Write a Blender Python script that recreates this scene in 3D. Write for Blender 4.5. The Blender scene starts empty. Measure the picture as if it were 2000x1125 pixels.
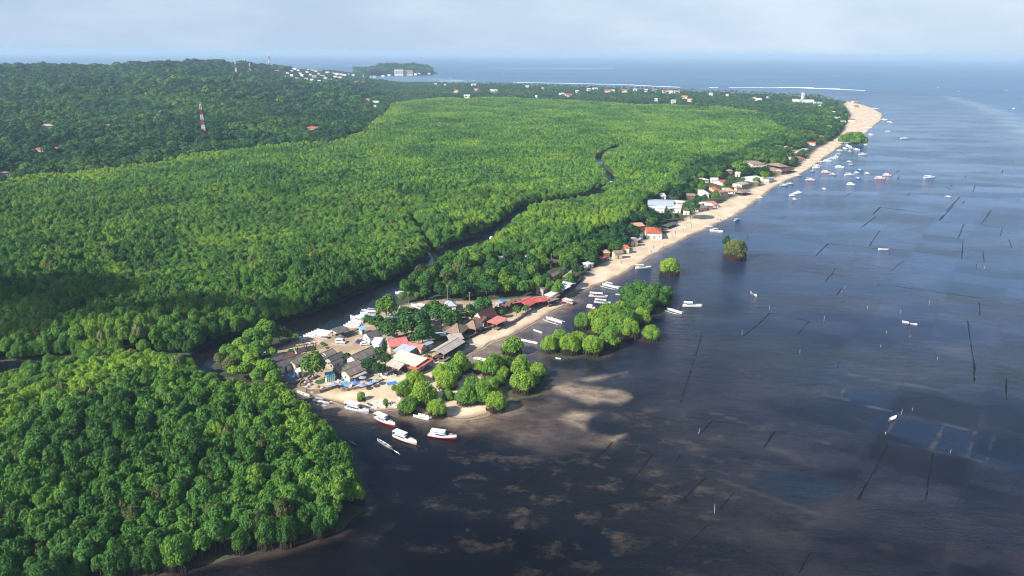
import bpy, math, random
import numpy as np
from mathutils import Matrix, Vector
S = bpy.context.scene
# ------------------------------------------------------------------ camera
F, CX, CY, HC = 1387.0, 1000.0, 562.5, 120.0
PITCH, ROLL = math.radians(18.25), math.radians(0.37)
cf = Vector((0, math.cos(PITCH), -math.sin(PITCH)))
r0 = Vector((1, 0, 0)); u0 = Vector((0, math.sin(PITCH), math.cos(PITCH)))
cr = r0 * math.cos(ROLL) + u0 * math.sin(ROLL)
cu = u0 * math.cos(ROLL) - r0 * math.sin(ROLL)
cam = bpy.data.cameras.new('camera'); camo = bpy.data.objects.new('camera', cam)
S.collection.objects.link(camo); S.camera = camo
cam.sensor_width = 36; cam.lens = 36 * F / 2000; cam.clip_start = 1; cam.clip_end = 200000
m = Matrix.Identity(4)
for i in range(3):
    m[i][0] = cr[i]; m[i][1] = cu[i]; m[i][2] = -cf[i]
m[2][3] = HC
camo.matrix_world = m
# ------------------------------------------------------------------ world, sun, exposure
SUN_EL, SUN_DIR = math.radians(35), Vector((-0.84, -0.54, 0)).normalized()
W = bpy.data.worlds.new('World'); S.world = W; W.use_nodes = True
nt = W.node_tree; nt.nodes.clear()
def wn(t, **k):
    n = nt.nodes.new(t)
    for a, b in k.items(): setattr(n, a, b)
    return n
sky = wn('ShaderNodeTexSky', sky_type='NISHITA', sun_disc=False, sun_elevation=SUN_EL,
         sun_rotation=math.atan2(SUN_DIR.x, SUN_DIR.y), altitude=100, air_density=1.0, dust_density=.8, ozone_density=3.0)
tc = wn('ShaderNodeTexCoord'); mp = wn('ShaderNodeMapping'); mp.inputs['Scale'].default_value = (2.6, 2.6, 9)
nz = wn('ShaderNodeTexNoise'); nz.inputs['Scale'].default_value = 1.7; nz.inputs['Detail'].default_value = 7; nz.inputs['Roughness'].default_value = .55
L = nt.links.new
spz = wn('ShaderNodeSeparateXYZ'); L(tc.outputs['Generated'], spz.inputs[0]); L(tc.outputs['Generated'], mp.inputs[0]); L(mp.outputs[0], nz.inputs[0])
# thin high cloud: a milky veil low over the sea, thinning out overhead, a little brighter to the east
def wmath(op, a, b, c=None):
    n = wn('ShaderNodeMath', operation=op)
    for i, v in enumerate((a, b, c)):
        if v is None: continue
        if hasattr(v, 'links'): L(v, n.inputs[i])
        else: n.inputs[i].default_value = v
    return n.outputs[0]
def wrange(v, a, b, c, d):
    n = wn('ShaderNodeMapRange'); n.interpolation_type = 'SMOOTHSTEP'; L(v, n.inputs[0])
    for i, q in enumerate((a, b, c, d)): n.inputs[i + 1].default_value = q
    return n.outputs[0]
veil = wrange(spz.outputs['Z'], .04, .20, .95, .04)
bright = wmath('ADD', wrange(nz.outputs[0], .36, .72, 0, .50), wrange(spz.outputs['X'], -.5, .55, 0, .42))
cl = wn('ShaderNodeMix', data_type='RGBA'); cl.inputs[6].default_value = (2.75, 3.6, 4.7, 1); cl.inputs[7].default_value = (4.45, 5.15, 6.05, 1); L(bright, cl.inputs[0])
mx = wn('ShaderNodeMix', data_type='RGBA'); bg = wn('ShaderNodeBackground'); bg.inputs['Strength'].default_value = 0.10; wo = wn('ShaderNodeOutputWorld')
L(veil, mx.inputs[0]); L(sky.outputs[0], mx.inputs[6]); L(cl.outputs[2], mx.inputs[7]); L(mx.outputs[2], bg.inputs[0]); L(bg.outputs[0], wo.inputs[0])
sun = bpy.data.lights.new('sun', 'SUN'); suno = bpy.data.objects.new('sun', sun); S.collection.objects.link(suno)
sun.energy = 5.0; sun.angle = math.radians(.6); sun.color = (1, .93, .82)
sd = Vector((SUN_DIR.x * math.cos(SUN_EL), SUN_DIR.y * math.cos(SUN_EL), math.sin(SUN_EL)))
suno.rotation_euler = (-sd).to_track_quat('-Z', 'Y').to_euler(); suno.location = (-300, 300, 400)
S.view_settings.view_transform = 'Standard'; S.view_settings.look = 'None'; S.view_settings.exposure = 0.78; S.view_settings.gamma = 1
cy = S.cycles
cy.use_denoising = True; cy.max_bounces = 5; cy.diffuse_bounces = 2; cy.glossy_bounces = 2; cy.transmission_bounces = 3
cy.volume_bounces = 0; cy.transparent_max_bounces = 4; cy.use_adaptive_sampling = True; cy.adaptive_threshold = .02
S.cycles.pixel_filter_type = 'BLACKMAN_HARRIS'; cy.filter_width = 1.1
cy.caustics_reflective = False; cy.caustics_refractive = False
# ------------------------------------------------------------------ pixel of the photograph -> place on the ground
def ray(px, py):
    return cf + cr * ((px - CX) / F) + cu * ((CY - py) / F)
def at(px, py, z=0.0):
    d = ray(px, py); t = (z - HC) / d.z
    return Vector((d.x * t, d.y * t, z))
def depth(p): return (Vector(p) - Vector((0, 0, HC))).dot(cf)
def pxm(p): return F / depth(p)
def P(pts, z=0.0): return np.array([at(a, b, z)[:2] for a, b in pts])
def project(x, y, z):
    vx, vy, vz = x, y, z - HC
    dd = vx * cf.x + vy * cf.y + vz * cf.z
    a = vx * cr.x + vy * cr.y + vz * cr.z; b = vx * cu.x + vy * cu.y + vz * cu.z
    return CX + F * a / dd, CY - F * b / dd, dd
# ------------------------------------------------------------------ numpy helpers
def inside(poly, x, y):
    c = np.zeros(x.shape, bool); n = len(poly)
    for i in range(n):
        x1, y1 = poly[i]; x2, y2 = poly[(i + 1) % n]
        if y1 == y2: continue
        k = ((y1 > y) != (y2 > y)) & (x < (x2 - x1) * (y - y1) / (y2 - y1) + x1)
        c ^= k
    return c
def segdist(pts, x, y, closed=False):
    d = np.full(x.shape, 1e9); n = len(pts)
    for i in range(n if closed else n - 1):
        x1, y1 = pts[i]; x2, y2 = pts[(i + 1) % n]
        dx, dy = x2 - x1, y2 - y1; q = dx * dx + dy * dy + 1e-9
        t = np.clip(((x - x1) * dx + (y - y1) * dy) / q, 0, 1)
        d = np.minimum(d, (x - x1 - t * dx) ** 2 + (y - y1 - t * dy) ** 2)
    return np.sqrt(d)
def sdf(poly, x, y, pad=None):
    if pad is not None:
        lo = poly.min(0) - pad; hi = poly.max(0) + pad
        k = (x > lo[0]) & (x < hi[0]) & (y > lo[1]) & (y < hi[1])
        out = np.full(x.shape, -pad * 1.0)
        if k.any(): out[k] = sdf(poly, x[k], y[k])
        return out
    d = segdist(poly, x, y, True)
    return np.where(inside(poly, x, y), d, -d)
def linedist(pts, x, y, pad=20):
    lo = pts.min(0) - pad; hi = pts.max(0) + pad
    k = (x > lo[0]) & (x < hi[0]) & (y > lo[1]) & (y < hi[1])
    out = np.full(x.shape, pad * 1.0)
    if k.any(): out[k] = segdist(pts, x[k], y[k])
    return out
def sstep(a, b, x):
    t = np.clip((x - a) / (b - a), 0, 1); return t * t * (3 - 2 * t)
def vnoise(x, y, seed=0):
    xi = np.floor(x).astype(np.int64); yi = np.floor(y).astype(np.int64); fx = x - xi; fy = y - yi
    fx = fx * fx * (3 - 2 * fx); fy = fy * fy * (3 - 2 * fy)
    def h(a, b):
        n = (a * 374761393 + b * 668265263 + seed * 974711) & 0x7fffffff
        n = ((n ^ (n >> 13)) * 1274126177) & 0x7fffffff
        return ((n ^ (n >> 16)) & 0xffff) / 65535.0
    return (h(xi, yi) * (1 - fx) + h(xi + 1, yi) * fx) * (1 - fy) + (h(xi, yi + 1) * (1 - fx) + h(xi + 1, yi + 1) * fx) * fy
def fbm(x, y, s, seed=0, o=3):
    t = 0; a = .5; n = 0
    for i in range(o):
        t = t + a * vnoise(x / s * 2 ** i + 17.3 * i, y / s * 2 ** i - 9.1 * i, seed + i); n += a; a *= .5
    return t / n
# ------------------------------------------------------------------ materials
MATS = {}
def mat(name, col, rough=.8, var=.18, nscale=.6, stretch=(1, 1, 1), metallic=0, coat=0, bump=0, spec=.5, col2=None):
    if name in MATS: return MATS[name]
    M = bpy.data.materials.new(name); M.use_nodes = True; MATS[name] = M
    t = M.node_tree; b = t.nodes['Principled BSDF']
    b.inputs['Roughness'].default_value = rough; b.inputs['Metallic'].default_value = metallic; b.inputs['Coat Weight'].default_value = coat
    b.inputs['Specular IOR Level'].default_value = spec
    c = t.nodes.new('ShaderNodeTexCoord'); mpn = t.nodes.new('ShaderNodeMapping'); mpn.inputs['Scale'].default_value = stretch
    n = t.nodes.new('ShaderNodeTexNoise'); n.inputs['Scale'].default_value = nscale; n.inputs['Detail'].default_value = 5
    mr = t.nodes.new('ShaderNodeMapRange'); mr.inputs[1].default_value = .3; mr.inputs[2].default_value = .7
    mix = t.nodes.new('ShaderNodeMix'); mix.data_type = 'RGBA'
    lo = tuple(max(0, v * (1 - var)) for v in col); hi = col2 or tuple(min(1, v * (1 + var)) for v in col)
    mix.inputs[6].default_value = (*lo, 1); mix.inputs[7].default_value = (*hi, 1)
    k = t.links.new
    k(c.outputs['Object'], mpn.inputs[0]); k(mpn.outputs[0], n.inputs[0]); k(n.outputs[0], mr.inputs[0]); k(mr.outputs[0], mix.inputs[0]); k(mix.outputs[2], b.inputs['Base Color'])
    if bump:
        bp = t.nodes.new('ShaderNodeBump'); bp.inputs['Strength'].default_value = bump; bp.inputs['Distance'].default_value = .1
        k(n.outputs[0], bp.inputs['Height']); k(bp.outputs[0], b.inputs['Normal'])
    return M
def leafmat(name, c0, c1, c2, trans=.25):
    M = bpy.data.materials.new(name); M.use_nodes = True; MATS[name] = M; t = M.node_tree; t.nodes.clear(); k = t.links.new
    o = t.nodes.new('ShaderNodeOutputMaterial'); d = t.nodes.new('ShaderNodeBsdfPrincipled'); tr = t.nodes.new('ShaderNodeBsdfTranslucent')
    ms = t.nodes.new('ShaderNodeMixShader'); ms.inputs[0].default_value = trans
    a = t.nodes.new('ShaderNodeAttribute'); a.attribute_type = 'INSTANCER'; a.attribute_name = 'tint'
    g = t.nodes.new('ShaderNodeAttribute'); g.attribute_type = 'GEOMETRY'; g.attribute_name = 'lv'
    ad = t.nodes.new('ShaderNodeMath'); ad.operation = 'ADD'; r = t.nodes.new('ShaderNodeValToRGB'); e = r.color_ramp.elements
    e[0].position = 0; e[0].color = (*c0, 1); e[1].position = 1; e[1].color = (*c2, 1); q = e.new(.5); q.color = (*c1, 1)
    k(a.outputs['Fac'], ad.inputs[0]); k(g.outputs['Fac'], ad.inputs[1]); k(ad.outputs[0], r.inputs[0])
    k(r.outputs[0], d.inputs['Base Color']); k(r.outputs[0], tr.inputs[0])
    d.inputs['Roughness'].default_value = .6; d.inputs['Specular IOR Level'].default_value = .12
    k(d.outputs[0], ms.inputs[1]); k(tr.outputs[0], ms.inputs[2]); k(ms.outputs[0], o.inputs[0])
    return M
MLEAF = leafmat('mangrove_leaf', (.036, .108, .024), (.112, .258, .046), (.28, .42, .042))
BLEAF = leafmat('broad_leaf', (.015, .060, .026), (.050, .138, .036), (.150, .265, .028))
DLEAF = leafmat('dry_leaf', (.06, .085, .03), (.15, .185, .055), (.22, .24, .09))
BARK = mat('bark', (.11, .085, .06), .9); ROOTM = mat('root', (.05, .03, .022), .9)
# ------------------------------------------------------------------ outlines of land and water, as ground points
EDGE_UP = [(-900, 520), (-300, 415), (0, 372), (100, 358), (250, 337), (420, 310), (560, 295), (650, 288), (700, 268), (745, 237), (765, 207), (850, 198), (1000, 197), (1200, 207), (1400, 216), (1500, 228), (1545, 245)]
BANK_FAR = [(-900, 760), (-300, 720), (0, 707), (150, 695), (300, 693), (370, 692), (420, 668), (480, 650), (540, 632), (620, 608), (720, 566), (790, 532), (830, 503), (850, 493), (900, 473), (960, 448), (982, 428), (1010, 408), (1060, 396), (1120, 388), (1165, 377)]
BANK_NEAR = [(1200, 384), (1150, 397), (1100, 404), (1045, 417), (1015, 434), (995, 455), (970, 478), (940, 495), (900, 510), (850, 535), (800, 568), (770, 588), (740, 606), (712, 620), (690, 632), (650, 645), (600, 657), (560, 655), (530, 660), (480, 674), (430, 697), (413, 716), (440, 742), (500, 754), (545, 758), (580, 768), (620, 782)]
SHORE = [(660, 792), (690, 801), (740, 806), (790, 800), (840, 815), (900, 822), (950, 815), (985, 800), (975, 770), (960, 745), (915, 712), (880, 706), (920, 690), (970, 668), (1010, 650), (1045, 630), (1080, 612), (1105, 598), (1118, 580), (1132, 570), (1190, 549), (1225, 530), (1258, 510), (1290, 490), (1330, 472), (1350, 461), (1400, 438), (1440, 420), (1480, 391), (1520, 361), (1555, 345), (1590, 326), (1620, 302), (1645, 284), (1652, 272), (1690, 262), (1702, 250), (1722, 234), (1724, 222), (1702, 210), (1685, 204), (1660, 198), (1600, 191), (1500, 187), (1350, 180), (1200, 174), (1000, 167), (900, 165), (800, 163), (722, 161), (712, 155), (722, 150), (690, 143), (600, 141), (300, 138), (-300, 132), (-900, 128)]
MAIN = P(BANK_FAR + BANK_NEAR + SHORE)
NEARB = [(-400, 790), (0, 752), (130, 720), (210, 707), (300, 714), (350, 724), (400, 747), (450, 767), (510, 783), (548, 791), (578, 806), (620, 838), (664, 884), (696, 918), (690, 950), (712, 975), (704, 1000), (655, 1042), (560, 1064), (480, 1086), (320, 1116), (200, 1140), (0, 1180), (-400, 1250)]
NEAR = P(NEARB)
PEN = P([(690, 151), (722, 148), (750, 147.5), (800, 147), (845, 146.5), (846, 143), (820, 139), (690, 138)])
UPL = P(EDGE_UP + [(1600, 225), (1640, 205), (1600, 191), (1500, 187), (1350, 180), (1200, 174), (1000, 167), (900, 165), (800, 163), (722, 161), (718, 150), (600, 141), (300, 138), (-300, 132), (-900, 128)])
CREEKS = [(P([(846, 497), (826, 470), (816, 445), (800, 428)]), 3.2), (P([(1160, 379), (1195, 366), (1190, 345), (1170, 325), (1170, 310), (1185, 300), (1210, 291)]), 5.0)]
BEACH_IN = [(780, 735), (800, 722), (860, 700), (905, 673), (960, 646), (1000, 623), (1040, 606), (1085, 591), (1130, 553), (1160, 531), (1190, 512), (1240, 486), (1280, 464), (1330, 436), (1380, 411), (1440, 386), (1480, 366), (1520, 346), (1560, 326), (1600, 291), (1640, 268), (1652, 250), (1665, 225), (1650, 205)]
VILLAGE = P([(545, 690), (520, 712), (560, 745), (600, 770), (700, 770), (790, 730), (860, 700), (905, 673), (1000, 625), (1085, 592), (1075, 578), (1000, 590), (930, 594), (850, 592), (790, 600), (740, 610), (690, 634), (640, 650), (590, 664)])
SANDP = P([(610, 782), (660, 792), (690, 801), (740, 806), (790, 800), (840, 815), (900, 822), (950, 815), (985, 800), (975, 770), (960, 745), (915, 712), (1000, 655), (1060, 622), (1105, 598), (1135, 569), (1190, 549), (1258, 510), (1350, 461), (1440, 420), (1555, 345), (1645, 284), (1690, 262), (1722, 234), (1724, 222), (1700, 209), (1655, 198)] + BEACH_IN[::-1] + [(700, 765), (620, 765)])
ISLES = []   # (x, y, r) of the mud under mangrove islets
# skyline of the hill: photo pixel of its tree tops and the distance of the ridge
RIDGE = [(-900, 150, 2600), (-300, 136, 2600), (0, 128, 2700), (100, 125, 2700), (150, 127, 2700), (220, 130, 2700), (260, 124, 2700), (330, 121, 2700), (390, 118, 2800), (470, 124, 3000), (530, 128, 3300), (600, 131, 3700), (650, 134, 3900), (690, 140, 4000), (716, 150, 4050), (735, 158, 4100)]
def _rg():
    a, h, dr = [], [], []
    for px, py, D in RIDGE:
        d = ray(px, py); hz = math.hypot(d.x, d.y)
        a.append(math.atan2(d.x, d.y)); h.append(max(0, HC + D * d.z / hz - 18)); dr.append(D)
    h[-1] = 0; h[-2] = min(h[-2], 12)
    return np.array(a), np.array(h), np.array(dr)
RA, RH, RD = _rg()
def height(x, y, noise=True):
    """Hills only; the beach profile is added by land()."""
    x = np.asarray(x, float); y = np.asarray(y, float)
    az = np.arctan2(x, y); d = np.hypot(x, y)
    h = np.interp(az, RA, RH, right=0); D = np.interp(az, RA, RD)
    up = sstep(880, 1, np.array(0.)) * 0
    t = np.clip((d - 880) / (D - 880), 0, 1); prof = t ** 1.15
    back = 1 - sstep(0, 1300, d - D)
    z = h * prof * back
    if noise: z = z * (1 + .30 * (fbm(x, y, 420, 5) - .5) * np.sin(np.pi * np.clip(t, 0, 1)) )
    pc = at(785, 143); q = np.hypot((x - pc.x) / 235, (y - pc.y) / 520)
    z = np.maximum(z, 30 * (1 - sstep(.45, 1.0, q)))
    return z
def hgt1(x, y): return float(height(np.array([x]), np.array([y]))[0])
def ground_at(px, py, base=.9):
    d = ray(px, py); t = np.arange(250, 9000, 4.0); g = np.maximum(base, height(d.x * t, d.y * t)); k = np.argmax(HC + d.z * t <= g); azr = math.atan2(d.x, d.y)
    if azr < RA[-3] and math.hypot(d.x, d.y) * t[k] > np.interp(azr, RA, RD) + 150:      # grazes the crest: stand on the crest itself
        q = np.where(math.hypot(d.x, d.y) * t < np.interp(azr, RA, RD) + 60, HC + d.z * t - g, 1e9); k = np.argmin(q)
    return Vector((d.x * t[k], d.y * t[k], g[k]))
# ------------------------------------------------------------------ land and sea sheets
def link(o): S.collection.objects.link(o); return o
def tag(o, label=None, cat=None, group=None, kind=None):
    if label: o['label'] = label
    if cat: o['category'] = cat
    if group: o['group'] = group
    if kind: o['kind'] = kind
    return o
def polar(rs, az):
    A, R = np.meshgrid(az, rs); x = (R * np.sin(A)).ravel(); y = (R * np.cos(A)).ravel()
    n, mcol = len(rs), len(az); i = np.arange(n * mcol).reshape(n, mcol)
    q = np.stack([i[:-1, :-1], i[:-1, 1:], i[1:, 1:], i[1:, :-1]], -1).reshape(-1, 4)
    return x, y, q
def npmesh(name, v, f, mats=(), attrs=None, fattr=None, mi=None, smooth=False):
    me = bpy.data.meshes.new(name); nv, nf = len(v), len(f); w = f.shape[1]
    me.vertices.add(nv); me.vertices.foreach_set('co', np.asarray(v, np.float32).ravel())
    me.loops.add(nf * w); me.loops.foreach_set('vertex_index', np.asarray(f, np.int32).ravel())
    me.polygons.add(nf); me.polygons.foreach_set('loop_start', np.arange(nf, dtype=np.int32) * w)
    me.update(calc_edges=True)
    for M in mats: me.materials.append(M)
    if mi is not None: me.polygons.foreach_set('material_index', np.asarray(mi, np.int32))
    for k, a in (attrs or {}).items():
        me.attributes.new(k, 'FLOAT', 'POINT').data.foreach_set('value', np.asarray(a, np.float32))
    for k, a in (fattr or {}).items():
        me.attributes.new(k, 'FLOAT', 'FACE').data.foreach_set('value', np.asarray(a, np.float32))
    me.polygons.foreach_set('use_smooth', np.full(nf, smooth)); me.validate(); return me
azf = np.radians(np.concatenate([np.linspace(-85, -44, 30)[:-1], np.linspace(-44, 44, 620), np.linspace(44, 85, 30)[1:]]))
rsf = 45 * 1.0068 ** np.arange(int(math.log(7600 / 45) / math.log(1.0068)))
gx, gy, gq = polar(rsf, azf)
sdm = sdf(MAIN, gx, gy); sdn = sdf(NEAR, gx, gy, 40); sdp = sdf(PEN, gx, gy, 200)
for pts, w in CREEKS: sdm = np.minimum(sdm, linedist(pts, gx, gy, 40) - w)
wob = (fbm(gx, gy, 9, 3) - .5) * 3.2
isl = [(*at(a, b)[:2], r) for a, b, r in
       [(1000, 684, 5.0), (1096, 684, 9), (1140, 680, 6), (1160, 690, 5), (1178, 640, 9), (1205, 640, 10), (1225, 645, 7), (1190, 668, 5), (1250, 600, 9), (1275, 600, 9), (1272, 661, 3.5), (1240, 596, 5), (1308, 532, 4.5), (1437, 499, 5), (1020, 755, 9), (1045, 740, 6), (970, 790, 5), (1668, 278, 16), (1650, 278, 9)]]
sdi = np.full(gx.shape, -40.0)
for ix, iy, r in isl: sdi = np.maximum(sdi, r - np.hypot(gx - ix, gy - iy))
sd = np.maximum(np.maximum(sdm, sdn), np.maximum(sdp, sdi))
sdw = sd + wob
hz = height(gx, gy)
gz = np.clip(sdw * .05, -1.2, .95) + hz
sand = np.clip(np.maximum(sstep(-4, 2, sdf(SANDP, gx, gy) + wob), sstep(-3, 2, sdf(VILLAGE, gx, gy, 60) + wob)), 0, 1)
land_me = npmesh('land', np.stack([gx, gy, gz], -1), gq, attrs={'sand': sand, 'yard': sstep(-6, 4, sdf(VILLAGE, gx, gy, 40) + wob) * (1 - sstep(-4, 4, sdf(SANDP, gx, gy, 60)))}, smooth=True)
land = link(bpy.data.objects.new('land', land_me)); tag(land, kind='structure')
M = bpy.data.materials.new('land'); M.use_nodes = True; t = M.node_tree; k = t.links.new; b = t.nodes['Principled BSDF']; land_me.materials.append(M)
def N(t, ty, **kw):
    n = t.nodes.new(ty)
    for a, v in kw.items(): setattr(n, a, v)
    return n
def noise(t, pos, sc, det=5, stretch=None, rough=.5):
    n = N(t, 'ShaderNodeTexNoise'); n.inputs['Scale'].default_value = sc; n.inputs['Detail'].default_value = det; n.inputs['Roughness'].default_value = rough
    if stretch:
        mm = N(t, 'ShaderNodeMapping'); mm.inputs['Scale'].default_value = stretch[:3]
        if len(stretch) > 3: mm.inputs['Rotation'].default_value = (0, 0, stretch[3])
        t.links.new(pos, mm.inputs[0]); t.links.new(mm.outputs[0], n.inputs[0])
    else: t.links.new(pos, n.inputs[0])
    return n.outputs[0]
def mapr(t, v, a, b_, c=0, d=1):
    n = N(t, 'ShaderNodeMapRange'); n.interpolation_type = 'SMOOTHSTEP'
    for i, q in enumerate((a, b_, c, d)): n.inputs[i + 1].default_value = q
    t.links.new(v, n.inputs[0]); return n.outputs[0]
def mixc(t, f, a, b_):
    n = N(t, 'ShaderNodeMix', data_type='RGBA')
    for s, v in ((0, f), (6, a), (7, b_)):
        if hasattr(v, 'is_linked') or hasattr(v, 'links'): t.links.new(v, n.inputs[s])
        else: n.inputs[s].default_value = v if s == 0 else (*v, 1)
    return n.outputs[2]
def math2(t, op, a, b_=None):
    n = N(t, 'ShaderNodeMath', operation=op)
    for s, v in ((0, a), (1, b_)):
        if v is None: continue
        if hasattr(v, 'links'): t.links.new(v, n.inputs[s])
        else: n.inputs[s].default_value = v
    return n.outputs[0]
def attr(t, name): return N(t, 'ShaderNodeAttribute', attribute_name=name).outputs['Fac']
geo = N(t, 'ShaderNodeNewGeometry'); pos = geo.outputs['Position']
sx = N(t, 'ShaderNodeSeparateXYZ'); k(pos, sx.inputs[0])
mud = mixc(t, mapr(t, noise(t, pos, .12), .35, .65), (.026, .036, .016), (.055, .066, .028))
dry = mixc(t, mapr(t, noise(t, pos, .09, 8), .3, .7), (.50, .375, .245), (.68, .555, .40))
dry = mixc(t, mapr(t, noise(t, pos, .9, 6), .62, .75, 0, .5), dry, (.30, .21, .13))
dry = mixc(t, math2(t, 'MULTIPLY', attr(t, 'yard'), mapr(t, noise(t, pos, .16, 6), .3, .6, .35, 1)), dry, (.33, .24, .155))
wet = mixc(t, mapr(t, noise(t, pos, .2, 6), .3, .7), (.25, .175, .12), (.37, .27, .185))
wz = math2(t, 'ADD', sx.outputs['Z'], math2(t, 'MULTIPLY', noise(t, pos, .06, 4), -.25))
sandc = mixc(t, mapr(t, wz, -.08, .07), wet, dry)
bz = math2(t, 'ADD', sx.outputs['Z'], math2(t, 'MULTIPLY', noise(t, pos, .11, 7, None, .65), -.16))
wrack = math2(t, 'MULTIPLY', mapr(t, bz, -.055, -.03), mapr(t, bz, .0, -.02))
sandc = mixc(t, math2(t, 'MULTIPLY', wrack, .75), sandc, (.10, .072, .045))
k(mixc(t, attr(t, 'sand'), mud, sandc), b.inputs['Base Color']); b.inputs['Roughness'].default_value = .85
bp = N(t, 'ShaderNodeBump'); bp.inputs['Strength'].default_value = .5; bp.inputs['Distance'].default_value = .4
k(noise(t, pos, .5, 6), bp.inputs['Height']); k(bp.outputs[0], b.inputs['Normal'])
# sea: one sheet coloured by what lies under it, plus painted-in sky reflection
nx = gx.size
rso = np.concatenate([rsf, rsf[-1] * 1.06 ** np.arange(1, 46)])
ox, oy, oq = polar(rso, azf)
padn = ox.size - nx
def PZ(pts, ax, ay, s): return P([(ax + a / s, ay + b_ / s) for a, b_ in pts])
sandy = np.zeros(nx); mudf = np.zeros(nx); plot = np.zeros(nx); pale = np.zeros(nx); reef = np.zeros(nx)
w2 = (fbm(gx, gy, 14, 21, 4) - .5) * 14
C7 = lambda pts: PZ(pts, 800, 680, 4)
for pts in ([(1060, 290), (1250, 250), (1450, 300), (1620, 330), (1730, 385), (1600, 430), (1400, 460), (1300, 430), (1250, 380), (1130, 340)],
            [(1250, 250), (1400, 220), (1700, 185), (1550, 240), (1400, 265)], [(1140, 550), (1230, 470), (1400, 470), (1560, 490), (1400, 560), (1370, 640), (1200, 600)],
            [(280, 490), (620, 490), (740, 440), (700, 560), (300, 575)], [(1530, 700), (1700, 670), (1600, 740)]):
    sandy = np.maximum(sandy, .95 * sstep(-1.5, 3.5, sdf(C7(pts), gx, gy, 30) + .62 * w2 - 1))
for pts in ([(900, 440), (1250, 380), (1320, 700), (1400, 690), (1600, 760), (1000, 760), (500, 650), (200, 590), (600, 500)], [(1000, 180), (1300, 180), (1300, 330), (1000, 380)]):
    mudf = np.maximum(mudf, .85 * sstep(-5, 5, sdf(C7(pts), gx, gy, 30) + w2))
mudf = np.maximum(mudf, sstep(-6, 2, sdf(P([(880, 700), (1000, 655), (1070, 618), (1110, 592), (1130, 572), (1140, 585), (1105, 612), (1085, 640), (1060, 665), (1060, 730), (1000, 740), (980, 700)]), gx, gy, 30) + .5 * w2))
sandy = np.maximum(sandy, .75 * sstep(-9, 1.0, sdf(SANDP, gx, gy, 30) + .45 * w2))
mudf = np.maximum(mudf, .6 * sstep(-4, 0, np.maximum(sdi, sdn) + .28 * w2))
BR = lambda pts: PZ(pts, 1500, 700, 4)
for pts in ([(620, 235), (950, 280), (900, 390), (580, 310)], [(1000, 465), (1380, 510), (1270, 710), (930, 640)], [(1400, 520), (1615, 570), (1550, 775), (1310, 715)],
            [(1630, 570), (1760, 590), (1700, 800), (1570, 775)], [(1780, 600), (2000, 660), (2000, 880), (1715, 800)], [(0, 880), (580, 960), (530, 1100), (0, 1060)], [(850, 420), (1000, 450), (930, 560), (800, 540)]):
    plot = np.maximum(plot, sstep(-.8, .8, sdf(BR(pts), gx, gy, 10)))
for pts in (PZ([(1620, 400), (1990, 480), (1950, 640), (1560, 510)], 1000, 800, 3.333), PZ([(710, 850), (1010, 880), (960, 1000), (680, 960)], 1300, 400, 2.857), PZ([(1530, 790), (1690, 860), (1690, 900), (1530, 880)], 1300, 400, 2.857),
            PZ([(1400, 760), (1490, 770), (1470, 870), (1380, 850)], 1300, 400, 2.857), PZ([(1560, 300), (1760, 330), (1740, 420), (1530, 380)], 1300, 400, 2.857), PZ([(1470, 130), (1600, 140), (1580, 220), (1450, 200)], 1300, 400, 2.857)):
    plot = np.maximum(plot, .8 * sstep(-1, 1, sdf(pts, gx, gy, 10)))
for pts, w in (([(565, 300), (600, 225), (720, 240)], .5), ([(570, 310), (850, 390), (960, 415), (1060, 455), (1160, 465), (1380, 515), (1620, 565), (1770, 580), (1900, 640)], .6), ([(930, 590), (1000, 470)], .5),
               ([(1270, 715), (1390, 505)], .7), ([(1560, 780), (1625, 565)], .6), ([(1705, 805), (1770, 590)], .6), ([(940, 650), (1270, 720), (1560, 780), (1700, 810), (2000, 890)], .7), ([(-300, 60), (0, 165), (560, 320)], .7), ([(640, 130), (900, 180), (1150, 215), (1380, 260)], 1.8),
               ([(-450, 420), (0, 560), (480, 660)], .7), ([(0, 705), (180, 740), (260, 800)], 1.8)):
    pale = np.maximum(pale, .5 * (.35 + .65 * sstep(.35, .6, fbm(gx, gy, 7, 18, 2))) * (1 - sstep(w * .2, w * 1.1, linedist(BR(pts), gx, gy, 10) + (fbm(gx, gy, 3, 8) - .5) * 1.2)))
for pts, w in (([(1370, 460), (1500, 510), (1900, 650), (2000, 690)], .7),):
    pale = np.maximum(pale, .3 * (1 - sstep(w * .5, w * 1.6, linedist(PZ(pts, 1000, 800, 3.333), gx, gy, 10))))
for pts in ([(1170, 310), (1320, 310), (1290, 350), (1160, 340)], [(1350, 400), (1500, 390), (1530, 440), (1390, 460)], [(1545, 235), (1640, 240), (1645, 300), (1545, 290)], [(1520, 785), (1690, 800), (1690, 860), (1640, 850), (1520, 820)],
            [(1040, 545), (1300, 560), (1310, 600), (1200, 590)], [(1450, 480), (1680, 520), (1660, 610), (1540, 580)], [(1555, 140), (1600, 140), (1590, 180), (1555, 175)]):
    pale = np.maximum(pale, .3 * sstep(-2, 2, sdf(PZ(pts, 1300, 400, 2.857), gx, gy, 20) + .5 * w2))
deepline = P([(1380, 176), (1560, 176), (1690, 176), (1770, 174), (1850, 186), (1910, 202), (1960, 216), (2000, 236), (2080, 290)])
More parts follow.
